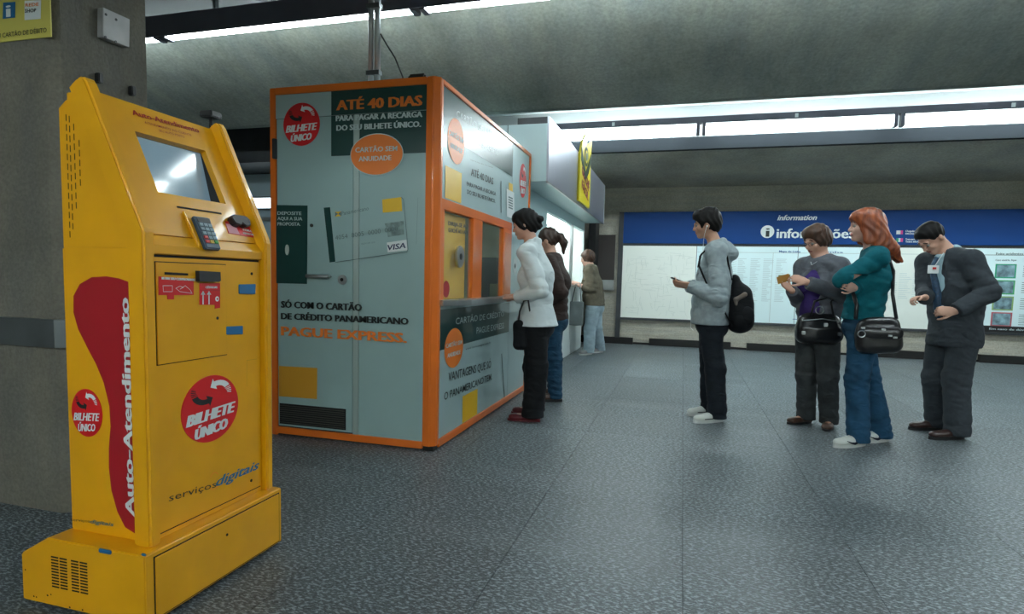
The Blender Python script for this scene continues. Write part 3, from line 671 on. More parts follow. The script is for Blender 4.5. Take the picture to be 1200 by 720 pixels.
link('yellow_print', poly(bmesh.new(), S2, px_poly(S2, [(596, 214), (600.5, 216), (600.5, 225), (596, 223.5)]), .003), MATS['yellow_print'], B)
link('notice_sheet', poly(bmesh.new(), S2, px_poly(S2, [(593, 221), (602, 226), (602.5, 257), (593.5, 254)]), .004), MATS['white_print'], B)
bm = bmesh.new()
for i in range(5): strip(bm, S2, [S2.uv(595.5, 231+3*i), S2.uv(600, 233+3*i)], .012, .005)
link('notice_text', bm, MATS['line_grey'], B)
yA, yB = S2.uv(541.8, 470)[0], S2.uv(559, 470)[0]
link('yellow_square', poly(bmesh.new(), S2, [(yA, .065), (yB, .065), (yB, .262), (yA, .262)], .003), MATS['yellow_print'], B)
u, v = S2.uv(612.6, 212); ticket_logo(Plane(S2.P(0, 0, .001), S2.u, S2.v, S2.n), u, v, .115, .155, B)
# dark strip under the counter
link('printed_panel', poly(bmesh.new(), S2, [(BY0+.075, .637), (5.163, .637), (5.163, .90), (BY0+.075, .90)], .002), MATS['green_print'], B)
bm = bmesh.new(); text_px(bm, S2, 'CARTÃO DE CRÉDITO', (533.5, 380.5), (590, 371), 8, n=.0035, bold=.0); text_px(bm, S2, 'PAGUE EXPRESS', (558, 391.5), (590, 385), 8, n=.0035, bold=0); link('white_lettering', bm, MATS['pale_text'], B)
# counter shelf
bm = prism(bmesh.new(), PZ, [(xs, BY0+.06), (xs+.035, BY0+.055), (xs+.14, 3.76), (xs+.14, 5.24), (xs, 5.24)], .925, .962, bev=.003)
link('counter_shelf', bm, MATS['steel'], B)
# yellow sheet with a speaking hole behind the first pane
link('yellow_screen', BX(xs-.055, 3.60, .96, xs-.045, 4.12, 1.53), mat('ochre_sheet', (.80, .47, .01), .45), B)
S3 = Plane((xs-.045, 0, 0), (0, 1, 0), (0, 0, 1), (1, 0, 0))
bm = bmesh.new(); text_px(bm, S3, 'DIRIJA-SE AO', (525, 264), (548, 268), 5, n=.002); text_px(bm, S3, 'GUICHÊ AO LADO', (525, 272), (549, 275), 5, n=.002); link('black_lettering', bm, MATS['black_print'], B)
S4 = Plane((xs-.014, 0, 0), (0, 1, 0), (0, 0, 1), (1, 0, 0))
def speaker_hole(px, py):
    u, v = S4.uv(px, py); o = link('speaking_grille', prism(bmesh.new(), S4, disc_pts(u, v, .075, k=28), .0, .016, bev=.003), MATS['steel'], B)
    link('grille_centre', prism(bmesh.new(), S4, disc_pts(u, v, .022, k=14), .016, .019), MATS['black'], o)
speaker_hole(537.5, 301); speaker_hole(601.5, 312)
link('round_sticker', poly(bmesh.new(), S4, disc_pts(*S4.uv(522.5, 339), .06, .055), .002), MATS['dark_red_print'], B)
# third, clear screen with a grille behind the customer
cs = link('glass_screen', BX(BX1+.0, 4.94, .97, BX1+.006, 5.72, 1.50), mat('clear_screen', (.6, .75, .72), .05, spec=.6, alpha=.10), B)
# inside: desk, computer screen, shelf, telephone, added fill lamp
link('inner_desk', BX(BX0+.5, 3.7, .80, xs-.06, 5.6, .83), mat('desk', (.25, .24, .2), .5), B)
link('inner_wall', BX(BX0+.035, BY0+.06, .03, BX0+.05, BY1-.06, BH-.06), MATS['inner_wall'], B); link('inner_wall', BX(BX0+.05, BY1-.06, .03, BX1-.05, BY1-.045, BH-.06), MATS['inner_wall'], B)
tm = thing('computer_monitor', 'dark computer monitor seen through the middle booth window', 'monitor', (-1.75, 5.35, .83))
link('monitor_case', BX(-1.90, 5.30, 1.06, -1.64, 5.44, 1.30, bev=.01), MATS['black'], tm); link('stand', BX(-1.80, 5.34, .83, -1.74, 5.40, 1.08), MATS['black'], tm)
tp = thing('telephone', 'dark telephone on the desk inside the booth window', 'telephone', (-1.66, 4.50, .83))
link('phone_base', BX(-1.72, 4.44, .83, -1.60, 4.56, .90, bev=.01), MATS['black'], tp); link('handset', BX(-1.70, 4.42, .90, -1.66, 4.58, .94, bev=.012), MATS['black'], tp)
sh = tag(link('wall_shelf_unit', BX(BX0+.06, 4.3, 1.2, BX0+.35, 5.3, 1.9, bev=.005), mat('unit_grey', (.3, .34, .33), .5)), 'grey cabinet on the inside wall of the booth', 'cabinet')
li = thing('booth_fill_lamp', 'added unseen fill lamp under the roof inside the booth', 'light', (-2.1, 4.7, 2.25))  # unseen lamp, added to brighten the booth interior
link('tube', tube(bmesh.new(), [(-2.1, 4.2, 2.22), (-2.1, 5.2, 2.22)], .014, 8), mat('booth_fill_tube', (.9, .95, 1), .4, emit=(.9, 1, .95), es=14), li); link('housing', BX(-2.13, 4.15, 2.235, -2.07, 5.25, 2.258), MATS['reflector'], li)
# roof top: conduit pole, cable, small box
po = thing('conduit_pole', 'pair of steel conduit pipes rising from the booth roof to the ceiling', 'pipe', (-2.14, 3.9, BH-.02))
for dx in (-.024, .026): link('pipe', tube(bmesh.new(), [(-2.14+dx, 3.9, BH-.02), (-2.14+dx, 3.9, 3.7)], .021, 12), MATS['steel'], po, smooth=True)
for z in (2.5, 2.95): link('clamp', BX(-2.19, 3.875, z, -2.09, 3.925, z+.03), MATS['dark_steel'], po)
link('cable', tube(bmesh.new(), [at_y(446, 40, 3.9), at_y(453, 52, 3.9), at_y(463, 68, 3.9), at_y(472, 90, 3.9), at_y(474, 100, 3.9)], .006, 6), MATS['black'], po, smooth=True)
rb = thing('roof_device', 'small black device with a coiled cable on the booth roof corner', 'device', (-1.66, 3.62, BH-.02))
link('case', BX(-1.72, 3.56, BH-.02, -1.60, 3.68, BH+.055, bev=.012), MATS['black'], rb)
link('cord', tube(bmesh.new(), [(-1.60+.0*i-.02*i, 3.66+.0*i, BH-.01+.045*math.sin(math.pi*i/9)) for i in range(10)], .007, 6), MATS['black'], rb, smooth=True)
# dark lamp heads poking up behind the machine
def stub(px, py, Y, nm, lab):
    p = at_y(px, py, Y)
    o = thing(nm, lab, 'bracket', p)
    link('head', BX(p.x-.03, p.y-.03, p.z-.012, p.x+.03, p.y+.03, p.z+.012, bev=.004), MATS['black'], o)
    return o, p
o, p = stub(247, 135, 2.0, 'camera_mount', 'small black bracket on the top right corner of the machine')
o.parent = None
link('stem', tube(bmesh.new(), [(p.x, p.y, p.z), (-1.80, 1.99, 1.66)], .007, 6), MATS['black'], o)
for i, (px, py) in enumerate(((113, 92), (152, 107))):
    q = at_x(px, py, -2.6)
    tag(link('wall_bolt', BX(-2.6, q.y-.012, q.z-.022, -2.57, q.y+.012, q.z+.022, bev=.004), MATS['black']), ['black bolt on the pillar just above the left post of the machine', 'black bolt on the pillar above the middle of the machine'][i], 'bolt')

# ================================================================== SHOP BEHIND THE BOOTH
S = thing('shop_kiosk', 'white shop stand with silver fascia beyond the booth', 'shop', (-2.3, 8, 0))
fa = mat('fascia_silver', (.50, .52, .60), .30, metal=.75, noise=.06, nscale=1.2)
mat('pale_front', (.50, .66, .68), .4); mat('shop_white', (.72, .80, .80), .35, coat=.2)
for k in range(2): link('fascia_panel', BX(-1.32, 5.80+2.86*k, 2.06, -1.30, 5.80+2.86*(k+1)-(.01 if k == 0 else 1.47), 2.675), fa, S)
link('fascia_box', BX(-2.95, 5.80, 2.062, -1.32, 10.03, 2.61), MATS['pale_front'], S)
link('seam', BX(-1.72, 5.797, 2.062, -1.712, 5.80, 2.61), MATS['line_grey'], S)
link('top_cover', BX(-1.62, 5.80, 2.61, -1.325, 10.0, 2.672), MATS['dark_metal'], S)
link('edge_trim', BX(-1.315, 5.79, 2.045, -1.295, 10.06, 2.062), MATS['steel'], S)
link('edge_trim', BX(-1.315, 10.04, 2.045, -1.295, 10.06, 2.675), MATS['steel'], S)
# front wall and window
link('counter_front', BX(-1.66, 5.80, .0, -1.60, 10.0, 1.02), MATS['shop_white'], S)
link('counter_top', BX(-1.72, 5.80, 1.02, -1.52, 10.0, 1.05, bev=.004), MATS['steel'], S)
link('lintel', BX(-1.66, 5.80, 1.93, -1.60, 10.0, 2.062), MATS['pale_front'], S)
link('window_pier', BX(-1.66, 5.80, 1.05, -1.60, 7.15, 1.93), MATS['pale_front'], S)
link('mullion', BX(-1.64, 8.92, 1.05, -1.60, 8.97, 1.93), MATS['steel'], S); link('mullion', BX(-1.66, 9.95, 1.05, -1.60, 10.0, 1.93), MATS['shop_white'], S)
link('window_pane', BX(-1.635, 8.97, 1.05, -1.63, 9.95, 1.93), gl, S)
link('window_pane', BX(-1.635, 7.15, 1.45, -1.63, 8.92, 1.93), gl, S)
mat('shop_inside', (.75, .82, .80), .6)
link('rear_wall', BX(-2.95, 5.85, 0, -2.9, 10.0, 2.06), MATS['shop_inside'], S); link('end_wall', BX(-2.9, 9.96, 0, -1.66, 10.0, 2.06), MATS['shop_inside'], S)
link('shop_floor', BX(-2.9, 5.85, .0, -1.66, 9.96, .02), MATS['shop_inside'], S)
link('light_panel', BX(-2.6, 7.2, 2.03, -1.8, 9.8, 2.058), mat('shop_light', (.9, .95, 1), .4, emit=(.92, 1, .96), es=9), S)
sv = thing('display_shelf', 'lit glass display shelves inside the shop window', 'shelf', (-2.35, 8.4, .02))
for z in (1.12, 1.36, 1.60): link('shelf_board', BX(-2.6, 7.2, z, -2.15, 9.7, z+.02), mat('shelf_white', (.7, .8, .8), .3), sv)
link('back_board', BX(-2.62, 7.2, .02, -2.6, 9.7, 1.98), MATS['shop_inside'], sv)
ORD = 'first second third fourth fifth sixth seventh eighth ninth tenth eleventh twelfth thirteenth fourteenth fifteenth sixteenth seventeenth eighteenth nineteenth twentieth'.split()
cols = [('goods_blue', (.05, .2, .45)), ('goods_green', (.08, .4, .12)), ('goods_red', (.5, .06, .05)), ('goods_orange', (.8, .35, .04)), ('goods_white', (.75, .8, .8)), ('goods_pink', (.7, .2, .3)), ('goods_dark', (.05, .05, .06))]
k = 0
for z, row in ((1.14, 'lowest'), (1.38, 'middle'), (1.62, 'top')):
    y = 7.3; k = 0
    while y < 9.6:
        wd, hg = random.uniform(.07, .15), random.uniform(.09, .19); c_ = random.choice(cols)
        o = link('boxed_goods', BX(-2.42, y, z, -2.25, y+wd, z+hg, bev=.006), mat(c_[0], c_[1], .45)); k += 1
        tag(o, 'small %s package on the %s shop shelf, %s from the left' % (c_[0][6:], row, ORD[k-1]), 'package', 'packages on the %s shop shelf' % row)
        y += wd + random.uniform(.02, .09)
# yellow hanging sign on the fascia
YS = Plane((-1.27, 0, 0), (0, 1, 0), (0, 0, 1), (1, 0, 0))
ys = thing('shop_sign', 'tall yellow and black sign with a curled top on the silver shop fascia', 'sign', (-1.28, 7.95, 2.4))
o0, o1 = YS.uv(678.5, 236), YS.uv(690.5, 245)
ya, yb_ = o0[0], o1[0]; zb = 2.09
out = [(ya, zb), (yb_, zb), (yb_, 2.74), (yb_+.05, 3.0), (ya+.62*(yb_-ya), 2.86), (ya+.45*(yb_-ya), 2.98), (ya+.18*(yb_-ya), 2.84), (ya, 2.66)]
link('sign_board', prism(bmesh.new(), YS, out, -.028, .0, bev=.003), mat('sign_yellow', (.85, .68, .02), .35), ys)
cyc = (ya+yb_)/2
link('leaf_shape', prism(bmesh.new(), YS, [(ya+.04, 2.60), (ya+.30*(yb_-ya), 2.50), (cyc, 2.40), (ya+.75*(yb_-ya), 2.52), (yb_-.03, 2.68), (yb_-.05, 2.80), (ya+.7*(yb_-ya), 2.62), (cyc, 2.50), (ya+.3*(yb_-ya), 2.62), (ya+.05, 2.74)], 0, .006), MATS['green_print'], ys)
link('eye_shape', prism(bmesh.new(), YS, disc_pts(cyc+.02, 2.70, .15, .12, k=24), 0, .005), MATS['green_print'], ys)
link('eye_ring', prism(bmesh.new(), YS, disc_pts(cyc+.02, 2.70, .09, .08, k=24), .005, .008), MATS['sign_yellow'], ys)
link('eye_centre', prism(bmesh.new(), YS, disc_pts(cyc+.02, 2.70, .045, .05, k=20), .008, .011), MATS['blue_print'], ys)
bm = bmesh.new(); text_bm(bm, YS, 'GUICHÊ', (ya+.12, 2.44), (yb_-.12, 2.30), .12, n=.004, bold=.03); text_bm(bm, YS, 'FÁCIL', (ya+.16, 2.27), (yb_-.16, 2.17), .11, n=.004, bold=.03); link('red_lettering', bm, mat('maroon_print', (.28, .02, .06), .4), ys)

# ================================================================== INFORMATION BOARD
YP = 10.98
IB = thing('information_board', 'long wall information board with a blue header and white map panels', 'board', (3.5, YP, 0))
IP = Plane((0, YP, 0), (1, 0, 0), (0, 0, 1), (0, -1, 0))
bl = mat('header_blue', (.002, .045, .20), .5, spec=.25)
wp = mat('panel_white', (.80, .84, .78), .45); wp2 = mat('panel_bluewhite', (.70, .86, .88), .45)
link('post', BX(-1.14, YP-.03, 0, -1.06, YW, 2.345), MATS['dark_metal'], IB)
link('backing', BX(-1.06, YP, .46, 9.2, YW, 2.345), MATS['dark_metal'], IB)
link('header', BX(-1.06, YP-.02, 1.80, 9.2, YP, 2.345), bl, IB)
link('base_bar', BX(-1.06, YP-.012, .44, 9.2, YP, .475), MATS['dark_metal'], IB)
for a, b, m_ in ((-1.055, .20, wp), (.205, 1.8, wp2), (1.805, 3.0, wp2), (3.005, 4.27, wp), (4.275, 6.2, wp2), (6.21, 9.2, wp)):
    link('map_panel', BX(a, YP-.01, .48, b-.004, YP, 1.755), m_, IB)
I2 = Plane((0, YP-.02, 0), (1, 0, 0), (0, 0, 1), (0, -1, 0)); I3 = Plane((0, YP-.01, 0), (1, 0, 0), (0, 0, 1), (0, -1, 0))
bm = bmesh.new(); text_px(bm, I2, 'information', (911, 258.3), (957, 258), 6.5, n=.003, bold=.02, shear=.3); text_px(bm, I2, 'informações', (910, 279), (1001, 279.3), 11.5, n=.003, bold=.022)
u, v = I2.uv(899.3, 271.7); poly(bm, I2, disc_pts(u, v, .105, k=32), .003)
text_px(bm, I2, 'Chegadas e bilhetes', (1061, 272), (1075+10, 272), 2.2, n=.003); text_px(bm, I2, 'Trem para o aeroporto', (1061, 281.5), (1085, 281.5), 2.2, n=.003); 
text_px(bm, I2, 'Information desk', (1061, 274.8), (1083, 274.8), 2, n=.003); text_px(bm, I2, 'Ticket information', (1061, 284.3), (1084, 284.3), 2, n=.003)
link('white_lettering', bm, MATS['white_print'], IB)
bm = bmesh.new(); text_px(bm, I2, 'i', (896.8, 277.5), (901.8, 277.5), 11, n=.005, bold=.01); link('symbol_letter', bm, MATS['black_print'], IB)
for j, yy in enumerate((272.5, 281.5)):
    for i, m_ in enumerate((MATS['white_print'] if j == 0 else mat('flag_green', (.02, .3, .15), .5), MATS['white_print'], mat('flag_pink', (.6, .05, .25), .5))):
        u, v = I2.uv(1050.3+2.4*i, yy); link('flag_stripe', poly(bmesh.new(), I2, [(u, v-.03), (u+.035, v-.03), (u+.035, v+.03), (u, v+.03)], .003), m_, IB)
# map linework
mat('map_line', (.42, .48, .47), .6); mat('map_blue', (.02, .10, .30), .6)
rn = random.Random(3)
bm = bmesh.new()
for k in range(150):
    x, z = rn.uniform(-1.0, .12), rn.uniform(.56, 1.68); L_ = rn.uniform(.03, .2)
    if rn.random() < .5: strip(bm, I3, [(x, z), (min(.15, x+L_), z+rn.uniform(-.02, .02))], .006, .002)
    else: strip(bm, I3, [(x, z), (x+rn.uniform(-.05, .05), max(.53, z-L_))], .006, .002)
link('street_map', bm, mat('map_faint', (.66, .71, .66), .6), IB, kind='stuff')
bm = bmesh.new()
for k in range(18): strip(bm, I3, [(.28, 1.5-.04*k), (.85, 1.62-.04*k)], .007, .002)
for c_ in range(4):
    for k in range(28): strip(bm, I3, [(.88+.20*c_, 1.55-.026*k), (.88+.20*c_+rn.uniform(.06, .15), 1.55-.026*k)], .009, .002)
for c_ in range(6):
    for k in range(14): strip(bm, I3, [(3.1+.19*c_, 1.35-.03*k), (3.1+.19*c_+rn.uniform(.08, .17), 1.35-.03*k)], .006, .002)
link('panel_text', bm, mat('text_faint', (.52, .62, .64), .6), IB, kind='stuff')
bm = bmesh.new()
for z0, z1 in ((1.0, 1.60), (.58, .92)):
    z = z0
    while z < z1: poly(bm, I3, [(1.95, z), (2.02, z), (2.02, z+.035), (1.95, z+.035)], .003); z += .05
for z in (1.5, 1.42, 1.34, 1.2, .95, .88, .56): strip(bm, I3, [(2.05, z), (2.25, z)] if z > 1 else [(1.78, z), (1.92, z)], .008, .003)
text_px(bm, I3, 'Mapa de Linha', (913, 295.8), (938, 296.3), 2.4, n=.003); text_px(bm, I3, 'Linha', (965, 296.3), (988, 296.8), 2, n=.003)
link('line_diagram', bm, MATS['map_blue'], IB)
bm = bmesh.new(); strip(bm, I3, [(.22, 1.655), (4.25, 1.655)], .006, .002); strip(bm, I3, [(1.42, 1.65), (1.42, .5)], .006, .002); link('rule_line', bm, MATS['map_line'], IB)
# safety poster with four pictures
bm = bmesh.new(); strip(bm, I3, [(4.30, 1.655), (6.1, 1.655)], .008, .002); text_px(bm, I3, 'Evite acidentes', (1167, 299), (1199, 299), 3, n=.003); text_px(bm, I3, 'Caro usuário, fique', (1166.5, 306), (1191, 306), 2.2, n=.003)
for k in range(4):
    for j in range(6): strip(bm, I3, [(4.92, 1.49-.245*k-.03*j), (4.92+rn.uniform(.25, .42), 1.49-.245*k-.03*j)], .008, .002)
link('black_lettering', bm, MATS['line_grey'], IB)
for k, (c1, nm) in enumerate((((.02, .30, .16), 'border_teal'), ((.05, .32, .12), 'border_green'), ((.25, .40, .15), 'border_lime'), ((.45, .10, .12), 'border_red'))):
    z1 = 1.52-.245*k; x0 = 4.56
    link('picture', prism(bmesh.new(), I3, [(x0, z1-.215), (x0+.27, z1-.215), (x0+.27, z1), (x0, z1)], 0, .003), mat(nm, c1, .5), IB)
    link('picture_photo', poly(bmesh.new(), I3, [(x0+.02, z1-.197), (x0+.25, z1-.197), (x0+.25, z1-.018), (x0+.02, z1-.018)], .004), mat('photo_%s' % 'abcd'[k], (.22, .36, .42), .5, noise=.75, nscale=9+k), IB)
link('black_caption_bar', BX(4.44, YP-.014, .48, 6.2, YP-.01, .575), MATS['black'], IB)
bm = bmesh.new(); text_bm(bm, Plane((0, YP-.014, 0), (1, 0, 0), (0, 0, 1), (0, -1, 0)), 'Em caso de dúvida procure um funcionário da estação', (4.55, .515), (6.1, .515), .03, n=.002); link('white_lettering', bm, MATS['pale_text'], IB)
# ================================================================== PEOPLE: smooth-blended implicit bodies turned into one continuous surface
V = lambda *a: np.array(a, dtype=np.float32)
def unit(a): a = np.asarray(a, np.float32); return a/np.linalg.norm(a)
class Field:
    def __init__(s, lo, hi, h):
        s.lo = np.array(lo, np.float32); s.h = h
        s.n = np.ceil((np.array(hi)-s.lo)/h).astype(int)+1
        s.ax = [s.lo[i]+h*np.arange(s.n[i], dtype=np.float32) for i in range(3)]
        s.d = np.full(s.n, 1.0, np.float32)
    def sub(s, lo, hi):
        a = np.clip(np.floor((np.array(lo)-s.lo)/s.h).astype(int), 0, s.n); b = np.clip(np.ceil((np.array(hi)-s.lo)/s.h).astype(int)+1, 0, s.n)
        sl = tuple(slice(a[i], b[i]) for i in range(3))
        if any(b[i] <= a[i] for i in range(3)): return sl, None
        X, Y, Z = np.meshgrid(s.ax[0][sl[0]], s.ax[1][sl[1]], s.ax[2][sl[2]], indexing='ij')
        return sl, (X, Y, Z)
    def put(s, sl, v, k, op='add'):
        d = s.d[sl]
        if op == 'cut': v = -v
        if k > 0:
            if op == 'add': hh = np.clip(.5+.5*(v-d)/k, 0, 1); d[...] = v+(d-v)*hh - k*hh*(1-hh)
            else: hh = np.clip(.5-.5*(v-d)/k, 0, 1); d[...] = v+(d-v)*hh + k*hh*(1-hh)
        else: d[...] = np.minimum(d, v) if op == 'add' else np.maximum(d, v)
    def cone(s, a, b, r1, r2, k=.02, op='add', flat=None):
        """round cone a-b; flat=(direction, factor) squeezes the section along a direction"""
        a, b = np.asarray(a, np.float32), np.asarray(b, np.float32); m = max(r1, r2)+k+.03
        if flat is not None: m = max(r1, r2)*max(1, flat[1])+k+.03
        sl, g = s.sub(np.minimum(a, b)-m, np.maximum(a, b)+m)
        if g is None: return
        ab = b-a; L2 = float(ab@ab)+1e-9
        P = [g[i]-a[i] for i in range(3)]
        t = np.clip((P[0]*ab[0]+P[1]*ab[1]+P[2]*ab[2])/L2, 0, 1)
        Q = [P[i]-t*ab[i] for i in range(3)]
        if flat is not None:
            u = unit(flat[0]); c = (Q[0]*u[0]+Q[1]*u[1]+Q[2]*u[2]); f = c*(1/flat[1]-1)
            Q = [Q[i]+f*u[i] for i in range(3)]
        r = r1+(r2-r1)*t
        s.put(sl, np.sqrt(Q[0]**2+Q[1]**2+Q[2]**2)-r, k, op)
    def ell(s, c, r, R=None, k=.02, op='add'):
        c = np.asarray(c, np.float32); m = max(r)+k+.03
        sl, g = s.sub(c-m, c+m)
        if g is None: return
        P = np.stack([g[i]-c[i] for i in range(3)], -1)
        if R is not None: P = P@np.asarray(R, np.float32)
        q = P/np.asarray(r, np.float32); l = np.sqrt((q**2).sum(-1)); l2 = np.sqrt((q/np.asarray(r, np.float32))**2 @ np.ones(3, np.float32))
        s.put(sl, l*(l-1)/np.maximum(l2, 1e-6), k, op)
    def crease(s, amp, pts, sc=14., seed=0):
        """sharp cloth creases fanning out near the given points (elbows, knees, waist)"""
        X, Y, Z = np.meshgrid(*s.ax, indexing='ij')
        for i, (p, r, dr) in enumerate(pts):
            q = [X-p[0], Y-p[1], Z-p[2]]; w_ = np.exp(-(q[0]**2+q[1]**2+q[2]**2)/(r*r))
            t = q[0]*dr[0]+q[1]*dr[1]+q[2]*dr[2]+.25*(np.sin(9*q[0]+seed+i)*.12+np.sin(11*q[2]+2*seed)*.12)
            s.d += amp*w_*(np.abs(np.sin(t*sc*3.0+seed*1.7+i))-.55)*(np.abs(s.d) < .05)
    def half(s, p, n, k=0, lo=None, hi=None):
        """remove everything on the side the normal n points to"""
        lo = s.lo if lo is None else lo; hi = s.lo+s.h*s.n if hi is None else hi
        sl, g = s.sub(lo, hi)
        n = unit(n); v = (g[0]-p[0])*n[0]+(g[1]-p[1])*n[1]+(g[2]-p[2])*n[2]
        s.put(sl, -v, k, 'cut')
    def fold(s, amp, f=(9, 9, 26), seed=0, warp=1.0):
        X, Y, Z = np.meshgrid(*s.ax, indexing='ij')
        w_ = warp*np.sin(f[0]*X+seed)*1.7+np.sin(f[1]*Y+2*seed)*1.3
        s.d += amp*(np.sin(f[2]*Z+w_*1.4+seed*3)*.6+np.sin(f[2]*.47*Z-w_*2.1+seed)*.4)*(np.abs(s.d) < .06)
    def mesh(s, name, m, parent, origin, **props):
        d = s.d; n = d.shape; h = s.h
        sg = d < 0
        c = np.zeros((n[0]-1, n[1]-1, n[2]-1), np.int8)
        for i in (0, 1):
            for j in (0, 1):
                for k in (0, 1): c += sg[i:n[0]-1+i, j:n[1]-1+j, k:n[2]-1+k]
        act = (c > 0) & (c < 8); idx = np.argwhere(act); ids = np.full(act.shape, -1, np.int32); ids[act] = np.arange(len(idx))
        acc = np.zeros((len(idx), 3), np.float32); cnt = np.zeros(len(idx), np.float32)
        for ax in range(3):
            o = [a for a in range(3) if a != ax]
            for i in (0, 1):
                for j in (0, 1):
                    b0 = np.zeros(3, int); b0[o[0]] = i; b0[o[1]] = j; b1 = b0.copy(); b1[ax] = 1
                    p0, p1 = idx+b0, idx+b1
                    v0, v1 = d[p0[:, 0], p0[:, 1], p0[:, 2]], d[p1[:, 0], p1[:, 1], p1[:, 2]]
                    e = (v0 < 0) != (v1 < 0); t = np.where(e, v0/np.where(v0-v1 == 0, 1, v0-v1), 0)
                    q = b0.astype(np.float32)[None].repeat(len(idx), 0); q[:, ax] += t
                    acc[e] += q[e]; cnt[e] += 1
        ver = s.lo + h*(idx + acc/np.maximum(cnt, 1)[:, None]) - np.asarray(origin, np.float32)
        quads = []
        for ax in range(3):
            o = [a for a in range(3) if a != ax]
            A = np.moveaxis(sg, ax, 0)
            e = A[:-1] != A[1:]; e = np.moveaxis(e, 0, ax)
            pos = np.argwhere(e); pos = pos[(pos[:, o[0]] > 0) & (pos[:, o[1]] > 0) & (pos[:, o[0]] < n[o[0]]-1) & (pos[:, o[1]] < n[o[1]]-1)]
            def at(da, db):
                q = pos.copy(); q[:, o[0]] -= da; q[:, o[1]] -= db; return ids[q[:, 0], q[:, 1], q[:, 2]]
            Q = np.stack([at(1, 1), at(0, 1), at(0, 0), at(1, 0)], 1)
            inside = sg[pos[:, 0], pos[:, 1], pos[:, 2]]; flip = ~inside if ax != 1 else inside
            Q[flip] = Q[flip][:, ::-1]; quads.append(Q)
        Q = np.concatenate(quads); Q = Q[(Q >= 0).all(1)]
        me = bpy.data.meshes.new(name); me.vertices.add(len(ver)); me.vertices.foreach_set('co', ver.ravel())
        me.loops.add(Q.size); me.loops.foreach_set('vertex_index', Q.ravel().astype(np.int32)); me.polygons.add(len(Q))
        me.polygons.foreach_set('loop_start', np.arange(0, Q.size, 4, dtype=np.int32)); me.update(calc_edges=True); me.validate()
        for x in (m if isinstance(m, (list, tuple)) else [m]): me.materials.append(x)
        me.shade_smooth()
        ob = bpy.data.objects.new(name, me); C.objects.link(ob)
        if parent is not None: ob.parent = parent
        for k_, v_ in props.items(): ob[k_] = v_
        return ob

def frame(yaw, pitch=0, roll=0):
    """columns forward, left, up; yaw 180 looks along -X; positive pitch nods down"""
    return np.array((Matrix.Rotation(math.radians(yaw), 3, 'Z') @ Matrix.Rotation(math.radians(pitch), 3, 'Y') @ Matrix.Rotation(math.radians(roll), 3, 'X')), np.float32)
mat('skin_light', (.64, .36, .26), .5, noise=.08, nscale=12); mat('skin_mid', (.52, .28, .185), .5, noise=.1, nscale=12); mat('skin_pale', (.62, .37, .29), .5, noise=.06, nscale=12)
mat('eye_white', (.30, .28, .26), .5); mat('iris', (.03, .02, .015), .2); mat('lip', (.38, .12, .10), .45)

def head_sdf(f, c, R, s):
    g = lambda x, y, z: c + R@V(x*s, y*s, z*s)
    e = lambda x, y, z, rx, ry, rz, k=.015, op='add': f.ell(g(x, y, z), (rx*s, ry*s, rz*s), R, k, op)
    e(-.012, 0, .032, .097, .076, .094, 0); e(.016, 0, -.030, .070, .060, .080, .03)
    for y in (-1, 1):
        f.cone(g(-.01, .046*y, -.040), g(.058, .012*y, -.086), .022*s, .017*s, .02)
        e(.060, .038*y, -.026, .026, .024, .024, .02); e(-.008, .080*y, -.006, .019, .008, .031, .006)
        f.cone(g(.080, .040*y, .026), g(.091, .006*y, .022), .010*s, .010*s, .012)
    e(.068, 0, -.088, .019, .021, .017, .015)
    for y in (-1, 1): e(.103, .032*y, .004, .017, .018, .013, .010, 'cut')
    f.cone(g(.088, 0, .014), g(.108, 0, -.026), .008*s, .0115*s, .012)
    for y in (-1, 1): e(.097, .012*y, -.030, .009, .008, .007, .008)
    e(.088, 0, -.052, .011, .024, .0055, .006); e(.086, 0, -.062, .011, .020, .0065, .006); e(.074, 0, -.05, .016, .030, .022, .015)
    return g

def hand_sdf(f, w_, d, n, s=1.0, curl=.4, side=1, spread=.02):
    """w_ wrist, d direction of the fingers, n palm normal (fingers curl towards it), side = thumb side"""
    d = unit(d); n = unit(np.asarray(n)-d*float(np.dot(n, d))); t = np.cross(d, n)*side
    pc = w_+d*.048*s
    f.cone(w_, w_+d*.03*s, .024*s, .030*s, .012, flat=(n, .62))
    f.cone(w_+d*.03*s, w_+d*.078*s, .036*s, .040*s, .012, flat=(n, .38))
    for i, (o, L, r) in enumerate(((.030, .072, .0088), (.010, .080, .0090), (-.010, .075, .0086), (-.029, .060, .0078))):
        p = w_ + d*(.088-.004*abs(i-1.3))*s + t*o*s; a = curl*.5; dd = unit(d + t*o*spread*20)
        for q, (lf, rf) in enumerate(((.45, 1), (.32, .92), (.24, .82))):
            v = unit(dd*math.cos(a) + n*math.sin(a)); p2 = p + v*L*lf*s
            f.cone(p, p2, r*rf*s, r*rf*.92*s, .002 if q else .006); p = p2; a += curl*(1.25 if q == 0 else .9)
    p = w_+d*.030*s+t*.026*s
    v = unit(d*.75+t*.62+n*.25); p2 = p+v*.038*s; f.cone(p, p2, .0135*s, .0105*s, .008)
    v = unit(d*.9+t*.25+n*(.25+curl*.3)); p3 = p2+v*.030*s; f.cone(p2, p3, .0105*s, .0095*s, .002)
    v = unit(d*.95+n*(.2+curl*.5)); f.cone(p3, p3+v*.022*s, .0095*s, .0080*s, .002)

